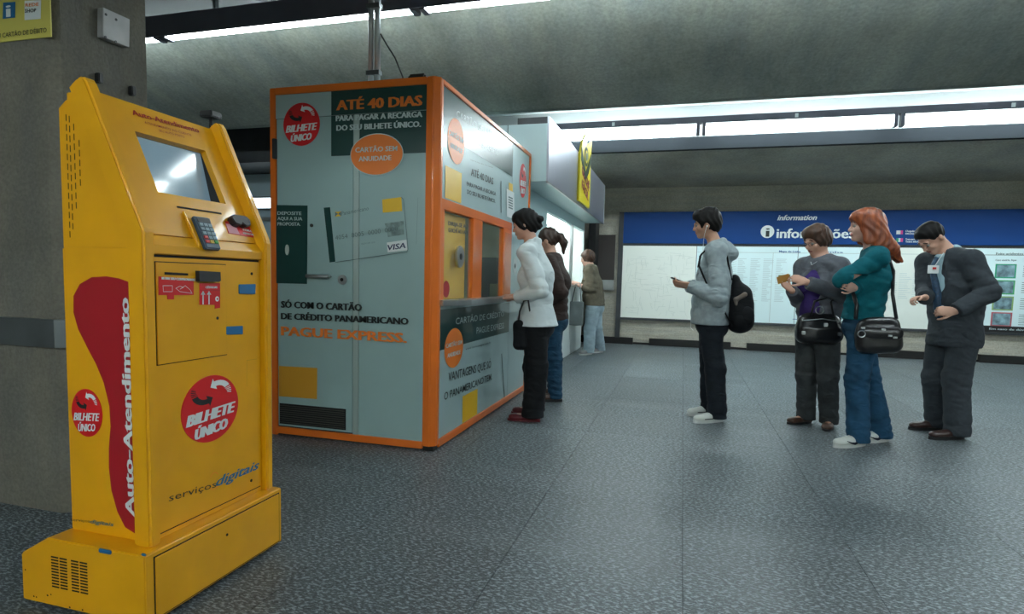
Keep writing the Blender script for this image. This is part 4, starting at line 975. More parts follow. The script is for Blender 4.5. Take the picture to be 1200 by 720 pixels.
def person(S):
    """S: description with joints in world coordinates; builds body, clothing, hair, shoes as parts"""
    J = S['J']; hgt = S['height']; Y0 = S['Y']
    feet = []
    for (hp, tp) in S['feet']:
        a, b = np.array(at_z(*hp)), np.array(at_z(*tp)); dr = unit(V(b[0]-a[0], b[1]-a[1], 0)); feet.append((a, dr))
    base = (feet[0][0]+feet[1][0])/2; base[2] = 0
    root = thing('person', S['label'], 'person', tuple(float(x) for x in base), S.get('group'))
    lo = base+V(-.62, -.62, -.02); hi = base+V(.62, .62, hgt+.06)
    pts = np.array([J[k] for k in J]); lo[:2] = pts[:, :2].min(0)-.24; hi[:2] = pts[:, :2].max(0)+.24
    lo[:2] = np.minimum(lo[:2], np.array([a[:2]+dr[:2]*.28 for a, dr in feet]).min(0)-.08); hi[:2] = np.maximum(hi[:2], np.array([a[:2] for a, dr in feet]).max(0)+.12)
    h = S.get('h', .0075); k_ = S.get('bulk', 1.0); sk = MATS[S['skin']]
    by = S['yaw']; BR = frame(by); lat = BR[:, 1]; fwd = BR[:, 0]
    hs = S.get('head_scale', .93); HR = frame(*S['head'][1]); hc = J['head']
    ank = [a+dr*.055+V(0, 0, .085) for a, dr in feet]
    # ---------------- body (skin), one continuous surface
    f = Field(lo, hi, h)
    head_sdf(f, hc, HR, hs)
    nb = J['neck']; f.cone(hc+HR@V(-.022, 0, -.055)*hs, nb, .050*k_*hs, .056*k_*hs, .02)
    f.cone(nb-V(0, 0, .03), J['chest'], .062*k_, .092*k_, .04, flat=(lat, 1.45)); f.cone(J['chest'], J['pelvis'], .092*k_, .092*k_, .04, flat=(lat, 1.35))
    for s in 'NF':
        f.cone(nb-V(0, 0, .05), J['sh'+s], .05, .046*k_, .03); f.cone(J['sh'+s], J['el'+s], .044*k_, .034*k_, .015); f.cone(J['el'+s], J['wr'+s], .034*k_, .023*k_, .015)
        hd = S['hand'+s]; hand_sdf(f, J['wr'+s], hd[0], hd[1], hd[3] if len(hd) > 3 else .95, hd[2], S.get('side'+s, 1))
    for i, s in enumerate('NF'):
        f.cone(J['hip'+s], J['kn'+s], .074*k_, .050*k_, .03); f.cone(J['kn'+s], ank[i], .048*k_, .034*k_, .02)
        a, dr = feet[i]; f.cone(ank[i], a+dr*.10+V(0, 0, .045), .032, .028, .02); f.cone(a+dr*.03+V(0, 0, .037), a+dr*.19+V(0, 0, .030), .029, .023, .02)
    body = f.mesh('body', [sk, MATS['lip']], root, base)
    me = body.data; cc = np.zeros(len(me.polygons)*3, np.float32); me.polygons.foreach_get('center', cc); cc = cc.reshape(-1, 3)+base
    q = (cc-hc)@HR/hs; lipm = ((q[:, 0] > .078) & (np.abs(q[:, 1]) < .023) & (np.abs(q[:, 2]+.057) < .0105-.12*np.abs(q[:, 1])))
    me.polygons.foreach_set('material_index', lipm.astype(np.int32))
    # eyes and brows
    for y in (-1, 1):
        bm = bmesh.new(); bmesh.ops.create_uvsphere(bm, u_segments=12, v_segments=8, radius=.0125*hs)
        p = hc+HR@V(.0800, .032*y, .003)*hs-base; bmesh.ops.translate(bm, vec=tuple(float(x) for x in p), verts=bm.verts)
        ev = link('eye', bm, MATS['eye_white'], None, smooth=True); ev.parent = root
        bm = bmesh.new(); bmesh.ops.create_uvsphere(bm, u_segments=10, v_segments=6, radius=.0065*hs)
        p = hc+HR@V(.0880, .032*y, .002 if not S.get('look_down') else -.003)*hs-base; bmesh.ops.translate(bm, vec=tuple(float(x) for x in p), verts=bm.verts)
        ir = link('iris', bm, MATS['iris'], None, smooth=True); ir.parent = ev
        pp = [hc+HR@V(.090-.4*abs(t)*.05-.005*(i == 2), .030*y+t*y, .030+.006*(1-abs(t)/.02)-(.004 if i == 2 else 0))*hs-base for i, t in enumerate((-.018, 0, .018))]
        br = link('eyebrow', tube(bmesh.new(), [tuple(float(x) for x in p) for p in pp], .0035, 6), S['hair_mat'], None, smooth=True); br.parent = root
    def P(*a): return hc+HR@V(*a)*hs
    # ---------------- hair
    f = Field(hc-V(.30, .24, .36), hc+V(.30, .24, .24), .006); S['hair'](f, P, HR, hs)
    # fine strand relief
    X, Y_, Z = np.meshgrid(*f.ax, indexing='ij'); q = [(X-hc[0]), (Y_-hc[1]), (Z-hc[2])]
    f.d += .0022*np.sin(150*(q[0]*.8+q[1]*.5)+6*np.sin(22*q[2]))*(np.abs(f.d) < .03)
    f.mesh('hair', S['hair_mat'], root, base)
    # ---------------- trousers
    tr = S['trousers']; f = Field(lo, V(hi[0], hi[1], J['pelvis'][2]+.16), h)
    f.cone(J['pelvis']+V(0, 0, .06), J['pelvis']-V(0, 0, .03), tr.get('w', .100)*k_, tr.get('hipr', .112)*k_, .03, flat=(lat, 1.32))
    f.ell(J['pelvis']-fwd*.045-V(0, 0, .04), (.10*k_, .145*k_, .10*k_), BR, .04)
    for i, s in enumerate('NF'):
        f.cone(J['hip'+s], J['kn'+s], tr['r'][0]*k_, tr['r'][1]*k_, .03); f.cone(J['kn'+s], ank[i]-V(0, 0, .045), tr['r'][1]*k_, tr['r'][2]*k_, .025)
    f.fold(tr.get('fold', .004)*.6, (8, 7, 19), S.get('seed', 1))
    f.crease(-.010*tr.get('cr', 1), [(J['knN'], .12, unit(V(.25, .1, 1))), (J['knF'], .12, unit(V(-.2, .1, 1))), (ank[0]+V(0, 0, .02), .13, unit(V(.2, .1, 1))), (ank[1]+V(0, 0, .02), .13, unit(V(-.2, 0, 1))), (J['hipN']+fwd*.08, .13, unit(V(.5, 0, 1)))], 15, S.get('seed', 1))
    f.half(V(0, 0, tr.get('hem', .03)), V(0, 0, -1)); f.half(J['pelvis']+V(0, 0, .10), V(0, 0, 1))
    f.mesh('trousers', tr['mat'], root, base)
    # ---------------- top
    tp = S['top']; f = Field(V(lo[0], lo[1], J['pelvis'][2]-.35), hi, h)
    ch, pe, wt = J['chest'], J['pelvis'], J.get('waist', (J['chest']*.45+J['pelvis']*.55))
    t_ = tp.get('t', .018)
    f.cone(nb-V(0, 0, .045)-fwd*.012, ch, (.062+t_)*k_, (.100+t_)*k_, .04, flat=(lat, 1.42)); f.cone(ch, wt, (.100+t_)*k_, (.088+t_+tp.get('belly', 0))*k_, .05, flat=(lat, 1.32))
    f.cone(wt, pe-V(0, 0, tp.get('drop', .05)), (.090+t_+tp.get('belly', 0))*k_, (.104+t_+tp.get('flare', 0))*k_, .05, flat=(lat, 1.30))
    for b in tp.get('bust', ()): f.ell(ch+fwd*(.085*k_)+lat*b*.075+V(0, 0, -.02), (.055, .065, .062), BR, .05)
    for a_, b_, r1_, r2_ in tp.get('open', ()): f.cone(a_(J, fwd, lat), b_(J, fwd, lat), r1_, r2_, .012, 'cut')     # open front, cut before the sleeves are added
    for i, s in enumerate('NF'):
        f.cone(nb-V(0, 0, .035), J['sh'+s], .052+t_*.8, .050*k_+t_, .035); f.cone(J['sh'+s], J['el'+s], (.046*k_+t_), (.038*k_+t_*1.05), .02)
        if tp.get('sleeve', 1) >= 1: f.cone(J['el'+s], J['wr'+s], (.037*k_+t_*1.05), (.026*k_+t_*tp.get('cuff', .8)), .015)
        else:
            e = J['el'+s]+(J['wr'+s]-J['el'+s])*max(0, tp['sleeve']); f.cone(J['el'+s], e, .037*k_+t_, .034*k_+t_, .01) if tp['sleeve'] > 0 else None
    if tp.get('extra'): tp['extra'](f, J, fwd, lat, base)
    f.fold(tp.get('fold', .004), (11, 9, 24), S.get('seed', 1)+.7)
    wa = unit(J['wrN']-J['elN'])
    f.crease(-.011*tp.get('cr', 1), [(J['elN'], .12, unit(unit(J['elN']-J['shN'])+.3*wa)), (J['elF'], .11, unit(J['elF']-J['shF'])), (J['shN']-V(0, 0, .07), .13, unit(V(.6, .1, .8))), (wt-fwd*.05, .17, unit(V(-.45, .1, 1))), (wt+fwd*.08, .15, unit(V(.5, .2, 1))), (J['wrN'], .07, wa)], 13, S.get('seed', 1))
    for i, s in enumerate('NF'):       # clean cuffs and neckline
        d = J['wr'+s]-J['el'+s]; e = J['wr'+s] if tp.get('sleeve', 1) >= 1 else J['el'+s]+d*max(0, tp['sleeve'])
        f.half(e-unit(d)*.005, d, 0, e-.085, e+.085) if tp.get('sleeve', 1) > 0 else None
    nr = tp.get('neck', .066)
    f.cone(nb+V(0, 0, .10), nb-V(0, 0, tp.get('neck_drop', .0))+fwd*.01, nr, nr*.92, .008, 'cut')
    if tp.get('vee'): f.cone(nb+V(0, 0, .05)+fwd*.10, ch+fwd*(.20)+V(0, 0, tp['vee']), .055, .012, .01, 'cut')
    f.half(pe-V(0, 0, tp.get('hem', .03)), V(0, 0, -1))
    f.mesh(tp['name'], tp['mat'], root, base)
    # ---------------- shoes
    for i, s in enumerate('NF'):
        a, dr = feet[i]; sh = S['shoe']; side = np.cross(V(0, 0, 1), dr); L = sh.get('L', .27)
        f = Field(a-dr*.05-V(.16, .16, 0)*0-V(.33, .33, .02)+dr*.14, a+dr*.14+V(.33, .33, .2), .0065)
        z0 = .022 if sh['kind'] != 'pump' else .014
        f.cone(a+dr*.035+V(0, 0, z0+.020), a+dr*(L-.045)+V(0, 0, z0+.012), .036, .031, .02, flat=(V(0, 0, 1), .8)); f.cone(a+dr*(L*.6)+V(0, 0, z0+.014), a+dr*(L-.05)+V(0, 0, z0+.012), .042, .037, .02, flat=(V(0, 0, 1), .65))
        if sh['kind'] == 'sneaker' or sh['kind'] == 'derby':
            f.cone(a+dr*.035+V(0, 0, .04), a+dr*.045+V(0, 0, .075), .036, .036, .015); f.cone(a+dr*.05+V(0, 0, .065), a+dr*.15+V(0, 0, .04), .030, .026, .03)
        else: f.cone(a+dr*.02+V(0, 0, .03), a+dr*.03+V(0, 0, .045), .032, .028, .015)
        if sh['kind'] == 'pump': f.ell(a+dr*.095+V(0, 0, .085), (.10, .033, .058), np.stack([dr, side, V(0, 0, 1)], 1), .006, 'cut')
        f.half(V(0, 0, z0-.002), V(0, 0, -1)); f.half(V(0, 0, .10), V(0, 0, 1))
        so = f.mesh('shoe', sh['mat'], root, base)
        bm = bmesh.new(); n_ = 28; ring = []
        for z in (0.0, z0+.002):
            r_ = []
            for k in range(n_):
                t = 2*math.pi*k/n_; x = L/2-.004+(L/2+.004)*math.cos(t); w_ = (.040 if math.cos(t) > -.2 else .036)*math.sin(t)*(1+.12*math.cos(t))
                p = a+dr*x+side*w_-base; r_.append(bm.verts.new((float(p[0]), float(p[1]), z)))
            ring.append(r_)
        bm.faces.new(ring[0][::-1]); bm.faces.new(ring[1])
        for k in range(n_): bm.faces.new((ring[0][k], ring[0][(k+1) % n_], ring[1][(k+1) % n_], ring[1][k]))
        sl_ = link('sole', bm, sh.get('sole', MATS['black']), None); sl_.parent = so
        if sh.get('detail'): sh['detail'](root, so, a, dr, side, base, i)
    return root, base, P, dict(J=J, fwd=fwd, lat=lat, ank=ank, feet=feet, k=k_, HR=HR, hc=hc)
def tl(p, b): p = np.asarray(p)-b; return tuple(float(x) for x in p)
def sub(name, bm, m, parent, smooth=False):
    o = link(name, bm, m, None, smooth=smooth); o.parent = parent; return o
def J3(px, py, Y): return np.array(at_y(px, py, Y), np.float32)
# ---- hair shapes
def cap_hair(f, P, R, s, grow=.014, front=.045, low=-.02, back=.0):
    f.ell(P(-.014, 0, .036), ((.097+grow)*s, (.076+grow)*s, (.094+grow)*s), R, 0)
def cut_face(f, P, R, s, x=.052, z=.055, ears=True):
    f.ell(P(.095, 0, -.03), (.062*s, .085*s, .088*s), R, .012, 'cut')
    if ears:
        for y in (-1, 1): f.ell(P(.012, .085*y, -.03), (.030*s, .025*s, .045*s), R, .008, 'cut')
def low_cut(f, P, R, zz=-.045, tilt=.35): f.half(P(-.02, 0, zz), R@V(tilt, 0, -1), .01)
def hair_young(f, P, R, s):
    cap_hair(f, P, R, s, .022); f.ell(P(.055, 0, .095), (.050*s, .070*s, .040*s), R, .03); f.ell(P(-.03, 0, .09), (.075*s, .075*s, .055*s), R, .03)
    f.ell(P(-.075, 0, -.005), (.045*s, .066*s, .07*s), R, .03); 
    for i in range(16):
        a = i*2.4; f.cone(P(.03*math.cos(a), .05*math.sin(a), .10), P(.085*math.cos(a)-.01, .075*math.sin(a), .115+.02*math.sin(3*a)), .018*s, .008*s, .012)
    cut_face(f, P, R, s); low_cut(f, P, R, -.055)
def hair_bun(f, P, R, s):
    cap_hair(f, P, R, s, .016); f.ell(P(.035, 0, .07), (.062*s, .078*s, .055*s), R, .03); f.ell(P(-.06, 0, -.01), (.055*s, .07*s, .07*s), R, .03); f.cone(P(.05, .078, .03), P(.0, .080, -.03), .012, .014, .02); f.cone(P(.05, -.078, .03), P(.0, -.080, -.03), .012, .014, .02)
    f.ell(P(.088, 0, -.035), (.055*s, .085*s, .080*s), R, .012, 'cut'); low_cut(f, P, R, -.06)
    f.ell(P(-.130, 0, .026), (.036*s, .038*s, .034*s), R, .008); f.ell(P(-.116, .0, -.030), (.030*s, .036*s, .028*s), R, .012)
def hair_pony(f, P, R, s):
    cap_hair(f, P, R, s, .011); cut_face(f, P, R, s); low_cut(f, P, R, -.05)
    f.cone(P(-.10, 0, .045), P(-.135, 0, .04), .022, .026, .015); f.cone(P(-.135, 0, .04), P(-.165, .0, -.03), .028, .034, .02); f.cone(P(-.165, 0, -.03), P(-.155, 0, -.13), .034, .012, .02)
def hair_short(f, P, R, s):
    cap_hair(f, P, R, s, .019); f.ell(P(.045, 0, .088), (.058*s, .074*s, .042*s), R, .03); f.ell(P(-.07, 0, .0), (.052*s, .076*s, .075*s), R, .03)
    for i in range(12):
        a = i*2.4; f.cone(P(.02*math.cos(a), .04*math.sin(a), .09), P(.08*math.cos(a), .082*math.sin(a), .09), .024*s, .012*s, .015)
    for y in (-1, 1): f.ell(P(-.005, .076*y, .01), (.05*s, .018*s, .05*s), R, .02)
    f.ell(P(.098, 0, -.03), (.062*s, .080*s, .085*s), R, .012, 'cut'); low_cut(f, P, R, -.065)
def hair_long(f, P, R, s):
    cap_hair(f, P, R, s, .020); f.ell(P(.06, 0, .075), (.050*s, .066*s, .045*s), R, .03); f.cone(P(.085, 0, .075), P(.103, 0, .062), .016, .010, .015)
    for y in (-1, 1):
        f.cone(P(.0, .072*y, .04), P(-.005, .080*y, -.10), .040, .030, .03, flat=(R[:, 1], .55)); f.cone(P(-.06, .05*y, .0), P(-.085, .055*y, -.13), .055, .040, .03); f.cone(P(-.085, .045*y, -.12), P(-.150, .03*y, -.205), .046, .024, .03); f.cone(P(-.150, .03*y, -.205), P(-.185, .02*y, -.27), .028, .008, .02)
    f.cone(P(-.07, 0, .0), P(-.10, 0, -.15), .06, .045, .03)
    for y in (-1, 0, 1):
        f.cone(P(-.09, .05*y, -.05), P(-.175, .06*y, -.155), .05, .040, .03); f.cone(P(-.175, .06*y, -.155), P(-.245, .05*y, -.245), .038, .010, .02)
    f.ell(P(.092, 0, -.05), (.062*s, .076*s, .098*s), R, .010, 'cut')
def hair_crop(f, P, R, s):
    cap_hair(f, P, R, s, .007); f.ell(P(.035, 0, .085), (.048*s, .062*s, .040*s), R, .03); f.ell(P(.085, 0, .025), (.04*s, .090*s, .045*s), R, .01, 'cut'); cut_face(f, P, R, s); low_cut(f, P, R, -.015, .55)
def hair_back(f, P, R, s):
    cap_hair(f, P, R, s, .024); f.ell(P(-.06, 0, .01), (.065*s, .082*s, .08*s), R, .03); f.ell(P(.098, 0, -.03), (.062*s, .085*s, .085*s), R, .012, 'cut'); low_cut(f, P, R, -.07)

mat('hair_black', (.006, .005, .005), .55, spec=.2); mat('hair_brown', (.045, .022, .014), .5, noise=.4, nscale=40); mat('hair_brown_warm', (.075, .035, .020), .5, noise=.5, nscale=40, stretch=(1, 1, .2))
mat('hair_red', (.36, .085, .022), .42, noise=.55, nscale=46, stretch=(1, 1, .12), dark=(.14, .028, .012))
mat('grey_hoodie', (.32, .38, .40), .9, noise=.18, nscale=26, bump=.3, bscale=160)
mat('dark_denim', (.012, .016, .022), .8, noise=.3, nscale=14); mat('white_canvas', (.66, .68, .64), .7); mat('rubber_white', (.62, .64, .62), .6)
mat('white_coat', (.66, .74, .76), .8, noise=.06, nscale=8); mat('black_cloth', (.008, .009, .011), .8, noise=.2); mat('red_shoe', (.10, .008, .014), .35)
mat('brown_jacket', (.042, .026, .022), .75, noise=.3, nscale=12); mat('blue_denim', (.018, .062, .115), .8, noise=.35, nscale=16, bump=.2, bscale=200)
mat('teal_knit', (.004, .115, .145), .85, noise=.2, nscale=20); mat('mid_denim', (.018, .070, .135), .8, noise=.45, nscale=9, bump=.2, bscale=200)
mat('grey_knit', (.12, .13, .15), .9, noise=.2, nscale=24); mat('purple_top', (.050, .028, .15), .8, noise=.2); mat('grey_jean', (.055, .062, .066), .8, noise=.35, nscale=10)
mat('brown_leather', (.075, .035, .022), .4, noise=.3, nscale=20); mat('black_leather', (.010, .010, .012), .28, noise=.3, nscale=20, coat=.2)
mat('suit_grey', (.045, .054, .064), .8, noise=.15, nscale=40); mat('shirt_blue', (.36, .52, .58), .7); mat('tie_blue', (.02, .06, .12), .5, noise=.4, nscale=60)
mat('olive_knit', (.13, .115, .085), .9, noise=.2, nscale=20); mat('pale_denim', (.34, .44, .50), .8, noise=.2, nscale=12); mat('grey_shoe', (.22, .22, .22), .6)
mat('tan_pack', (.16, .13, .11), .8)

for nm, sc_, st in (('grey_hoodie', 11, .5), ('white_coat', 9, .45), ('brown_jacket', 10, .5), ('teal_knit', 10, .4), ('grey_knit', 11, .4), ('suit_grey', 9, .45), ('olive_knit', 11, .4), ('mid_denim', 13, .5), ('blue_denim', 13, .5), ('dark_denim', 13, .5), ('grey_jean', 12, .5), ('pale_denim', 12, .4), ('purple_top', 12, .4), ('black_cloth', 10, .4)):
    nt = MATS[nm].node_tree; N, L = nt.nodes, nt.links; tc = N.new('ShaderNodeTexCoord'); mp = N.new('ShaderNodeMapping'); mp.inputs['Scale'].default_value = (1, 1, 1.9); mp.inputs['Rotation'].default_value = (.4, .5, 0)
    n2 = N.new('ShaderNodeTexNoise'); n2.inputs['Scale'].default_value = sc_; n2.inputs['Detail'].default_value = 2.5; n2.inputs['Distortion'].default_value = .8
    try: n2.noise_type = 'RIDGED_MULTIFRACTAL'
    except Exception: pass
    bp = N.new('ShaderNodeBump'); bp.inputs['Strength'].default_value = st; bp.inputs['Distance'].default_value = .02
    L.new(tc.outputs['Object'], mp.inputs[0]); L.new(mp.outputs[0], n2.inputs[0]); L.new(n2.outputs[0], bp.inputs['Height']); L.new(bp.outputs[0], N['Principled BSDF'].inputs['Normal'])
    N['Principled BSDF'].inputs['Specular IOR Level'].default_value = .2

def joints(Y, hd, neck, chest, pelvis, yaw, sw, hw, arms, knees, leg_w=None):
    """hd, neck, chest, pelvis as pixels in the plane Y; arms/knees as (pixel x, pixel y, depth offset)"""
    R = frame(yaw); lat = R[:, 1]
    J = dict(head=J3(*hd, Y), neck=J3(*neck, Y), chest=J3(*chest, Y), pelvis=J3(*pelvis, Y))
    sg = 1 if lat[1] < 0 else -1       # near side
    for s, q in (('N', sg), ('F', -sg)):
        J['hip'+s] = J['pelvis']+lat*hw*q-V(0, 0, .03)
        a = arms[s]
        J['sh'+s] = (J['neck']+lat*sw*q-V(0, 0, .065)) if a[0] is None else J3(a[0][0], a[0][1], Y+a[0][2])
        J['el'+s] = J3(a[1][0], a[1][1], Y+a[1][2]); J['wr'+s] = J3(a[2][0], a[2][1], Y+a[2][2])
        J['kn'+s] = J3(knees[s][0], knees[s][1], Y+knees[s][2])
    return J

def hood_extra(f, J, fwd, lat, base):
    nb = J['neck']
    f.cone(nb-fwd*.075-V(0, 0, .01), nb-fwd*.13-V(0, 0, .065), .055, .050, .03, flat=(lat, 1.6))
    for y in (-1, 1): f.cone(nb-fwd*.05+lat*.06*y+V(0, 0, .03), nb+fwd*.065+lat*.035*y-V(0, 0, .045), .034, .026, .02)
    f.cone(J['pelvis']+fwd*.10+V(0, 0, .05)+lat*.08, J['pelvis']+fwd*.10+V(0, 0, .05)-lat*.08, .04, .04, .04)
def sneaker_laces(stripe=None):
    def fn(root, so, a, dr, side, base, i):
        bm = bmesh.new()
        for k in range(5):
            p = a+dr*(.10+.022*k)+V(0, 0, .094-.010*k); tube(bm, [tl(p-side*.022-V(0, 0, .006), base), tl(p+V(0, 0, .003), base), tl(p+side*.022-V(0, 0, .006), base)], .0028, 5)
        sub('laces', bm, MATS['white_canvas' if stripe is None else 'rubber_white'], so)
        bm = bmesh.new()
        for sd in (-1, 1):
            if stripe is None: pts = [(.03, .036), (.12, .036), (.20, .034)]
            else: pts = [(.205, .052), (.165, .036), (.135, .030), (.115, .036), (.105, .048), (.12, .060)]
            prev = None; ww = [.0035]*3 if stripe is None else [.002, .006, .009, .010, .007, .002]
            vs = []
            for (x, z), w_ in zip(pts, ww):
                p = a+dr*x+side*sd*(.0435 if x < .1 else .0455)-base; vs.append((bm.verts.new((float(p[0]), float(p[1]), z-w_)), bm.verts.new((float(p[0]), float(p[1]), z+w_))))
            for A, B_ in zip(vs, vs[1:]): bm.faces.new((A[0], B_[0], B_[1], A[1]))
        bmesh.ops.solidify(bm, geom=bm.faces[:], thickness=.002)
        sub('side_mark', bm, MATS['black_cloth'] if stripe is None else mat('swoosh_navy', (.02, .025, .05), .5), so)
    return fn

def bag_mesh(c, R, size, name, m, parent, base, round_=.35, sag=0):
    f = Field(c-max(size)-.03, c+max(size)+.03, .007)
    sx, sy, sz = size
    # rounded box as union of tapered slabs
    X, Y_, Z = np.meshgrid(*f.ax, indexing='ij'); Pn = np.stack([X-c[0], Y_-c[1], Z-c[2]], -1)@R
    r = min(sx, sy)*round_*2.0
    q = np.abs(Pn)-np.array([sx, sy*(1-.0), sz])+r; q[..., 1] += np.maximum(0, Pn[..., 2])*sag; q[..., 0] += np.maximum(0, Pn[..., 2])*sag*.6
    f.d = (np.linalg.norm(np.maximum(q, 0), axis=-1)+np.minimum(q.max(-1), 0)-r).astype(np.float32)
    f.fold(.0035, (14, 12, 30), 2.2)
    return f.mesh(name, m, parent, base)

# ================= young man in the grey hoodie
Y = 5.17
S = dict(label='young man in grey hoodie and dark jeans wearing a black backpack, looking at his phone', height=1.76, Y=Y, yaw=180, head=(None, (180, 8)), skin='skin_mid', hair=hair_young, hair_mat=MATS['hair_black'],
    J=joints(Y, (828, 264), (839, 288), (837, 325), (832, 377), 180, .165, .085, dict(N=(None, (843, 349, -.235), (808, 334, -.15)), F=(None, (840, 347, .22), (806, 336, .04))), dict(N=(838, 432, -.10), F=(832, 431, .10))),
    feet=[((846.5, 494), (811, 496)), ((838, 486), (803, 487.5))], handN=((-1, .10, .12), (0, .5, 1), .55), handF=((-1, -.1, .1), (0, -.4, 1), .7), bulk=1.0, seed=1.3,
    trousers=dict(mat=MATS['dark_denim'], r=(.092, .080, .074), fold=.007), top=dict(name='hooded_sweatshirt', mat=MATS['grey_hoodie'], t=.030, fold=.006, extra=hood_extra, drop=.0, hem=.02, belly=.022, flare=.02, neck=.062),
    shoe=dict(kind='sneaker', mat=MATS['white_canvas'], sole=MATS['rubber_white'], detail=sneaker_laces(), L=.275))
ym, b, P, I = person(S)
# earphone and its lead
sd = I['lat']
e = P(-.002, .089, -.012); sub('earphone', tube(bmesh.new(), [tl(e, b), tl(P(.008, .092, -.03), b)], [.007, .003], 8), MATS['rubber_white'], ym, True)
sub('earphone_lead', tube(bmesh.new(), [tl(P(.008, .092, -.03), b), tl(P(.03, .088, -.09), b), tl(P(.04, .06, -.14), b), tl(I['J']['neck']+I['fwd']*.10+sd*.04-V(0, 0, .10), b)], .0022, 5), MATS['rubber_white'], ym, True)
# trailing drawstring ends
for q in (-.02, .04):
    p = I['J']['pelvis']+I['fwd']*(.15)+sd*(.10+q); sub('drawcord', tube(bmesh.new(), [tl(p+V(0, 0, 0), b), tl(p-V(0, 0, .05), b), tl(p+V(.02, 0, -.07), b)], .002, 5), MATS['rubber_white'], ym)
ph = thing('mobile_phone', 'dark mobile phone held in front by the young man in the hoodie', 'phone', tuple(float(x) for x in I['J']['wrN']+V(-.10, .03, .0)))
p = I['J']['wrN']+V(-.095, .02, .036)
bm = bmesh.new(); box(bm, -.055, -.024, -.006, .045, .024, .006, bev=.003)
o = link('phone_case', bm, MATS['black'], None); o.parent = ph; o.location = Vector(p)-ph.location; o.rotation_euler = (0, .35, .2)
# backpack
bp = thing('backpack', 'black backpack on the back of the young man in the grey hoodie', 'backpack', tuple(float(x) for x in J3(866, 360, Y)))
bc = J3(865.5, 361, Y-.01); BR_ = frame(180, -4)
zb = np.array(bp.location, np.float32)
f = Field(bc-.36, bc+.36, .0075)
f.cone(bc+V(.0, 0, .10), bc+V(.01, 0, -.10), .095, .105, .03, flat=(V(0, 1, 0), 1.45)); f.cone(bc+V(.045, 0, .02), bc+V(.05, 0, -.10), .065, .075, .03, flat=(V(0, 1, 0), 1.4)); f.cone(bc+V(-.045, 0, .22), bc+V(-.02, 0, .08), .045, .07, .04, flat=(V(0, 1, 0), 1.5))
f.half(bc+V(-.09, 0, 0), V(-1, 0, .12), .02); f.fold(.005, (12, 12, 22), .4)
f.mesh('pack_body', MATS['black_cloth'], bp, zb)
f = Field(bc+V(-.1, -.2, -.2), bc+V(.2, .05, .2), .0075); f.ell(bc+V(.05, -.12, -.06), (.06, .035, .08), None, 0); f.mesh('side_pocket', MATS['black_cloth'], bp, zb)
f = Field(bc+V(-.16, -.22, -.02), bc+V(.16, .02, .26), .0075); f.cone(bc+V(-.030, -.135, .07), bc+V(.030, -.125, .11), .018, .020, .01); f.cone(bc+V(-.035, -.135, .07), bc+V(-.03, -.135, .03), .018, .012, .01); f.mesh('grey_toy_keyring', MATS['tan_pack'], bp, zb)
Jy = I['J']
for sgn, nm in ((1, 'N'), (-1, 'F')):
    sh = Jy['sh'+nm]; l = I['lat']*sgn
    pts = [bc+V(-.07, 0, .22)+l*.07, Jy['neck']-l*-.10+V(.06, 0, .0), Jy['neck']+l*.115+V(-.02, 0, .015), Jy['neck']+l*.13+V(-.115, 0, -.08), Jy['neck']+l*.15+V(-.125, 0, -.17), Jy['chest']+l*.185+V(-.06, 0, -.06), Jy['chest']+l*.165+V(.03, 0, -.18), bc+V(-.05, 0, -.14)+l*.10]
    bm = bmesh.new(); rows = []
    for i, p in enumerate(pts):
        d = unit(pts[min(i+1, 7)]-pts[max(i-1, 0)]); w_ = unit(np.cross(d, np.cross(l, d)))*0+l; w_ = unit(w_-d*float(w_@d)); n_ = unit(np.cross(d, w_))
        rows.append([bm.verts.new(tl(p+w_*a*.024+n_*c_*.006, zb)) for a, c_ in ((-1, -1), (1, -1), (1, 1), (-1, 1))])
    for A, B_ in zip(rows, rows[1:]):
        for k in range(4): bm.faces.new((A[k], A[(k+1) % 4], B_[(k+1) % 4], B_[k]))
    bm.faces.new(rows[0]); bm.faces.new(rows[-1][::-1]); bmesh.ops.subdivide_edges(bm, edges=bm.edges[:], cuts=1, use_grid_fill=True, smooth=.6)
    sub('shoulder_strap', bm, MATS['black_cloth'], bp, True)

# ================= woman in the white coat at the counter
Y = 4.64
def coat_extra(f, J, fwd, lat, base):
    nb = J['neck']
    f.cone(nb-fwd*.045+V(0, 0, .035)-lat*.04, nb-fwd*.045+V(0, 0, .035)+lat*.04, .03, .03, .02)
    for y in (-1, 1): f.cone(nb+lat*.055*y+V(0, 0, .025), nb+fwd*.075+lat*.03*y-V(0, 0, .05), .024, .016, .015)
S = dict(label='dark-haired woman with a bun in a white coat, hand on the booth counter', height=1.72, Y=Y, yaw=180, head=(None, (180, 12)), skin='skin_light', hair=hair_bun, hair_mat=MATS['hair_black'],
    J=joints(Y, (615.5, 264.5), (623, 288), (630, 323), (629, 377), 180, .15, .08, dict(N=(None, (634, 341, -.215), (605, 349.5, -.13)), F=(None, (628, 340, .2), (604, 347, .12))), dict(N=(629, 430, -.09), F=(626, 430, .08))),
    feet=[((632, 494.5), (594, 492)), ((634, 487), (600, 484))], handN=((-1, .1, -.05), (0, 0, -1), .12), handF=((-1, 0, -.05), (0, 0, -1), .12), seed=2.1,
    sideN=-1, trousers=dict(mat=MATS['black_cloth'], r=(.098, .088, .086), fold=.004, hem=.035), top=dict(name='coat', mat=MATS['white_coat'], t=.022, fold=.004, extra=coat_extra, drop=.05, hem=.03, flare=.045, neck=.060, bust=(-1, 1)),
    shoe=dict(kind='pump', mat=MATS['red_shoe'], sole=MATS['red_shoe'], L=.255))
ww, b, P, I = person(S)
hb = thing('handbag', 'black bag hanging in front of the woman in the white coat', 'bag', tuple(float(x) for x in J3(612, 392, Y-.12)))
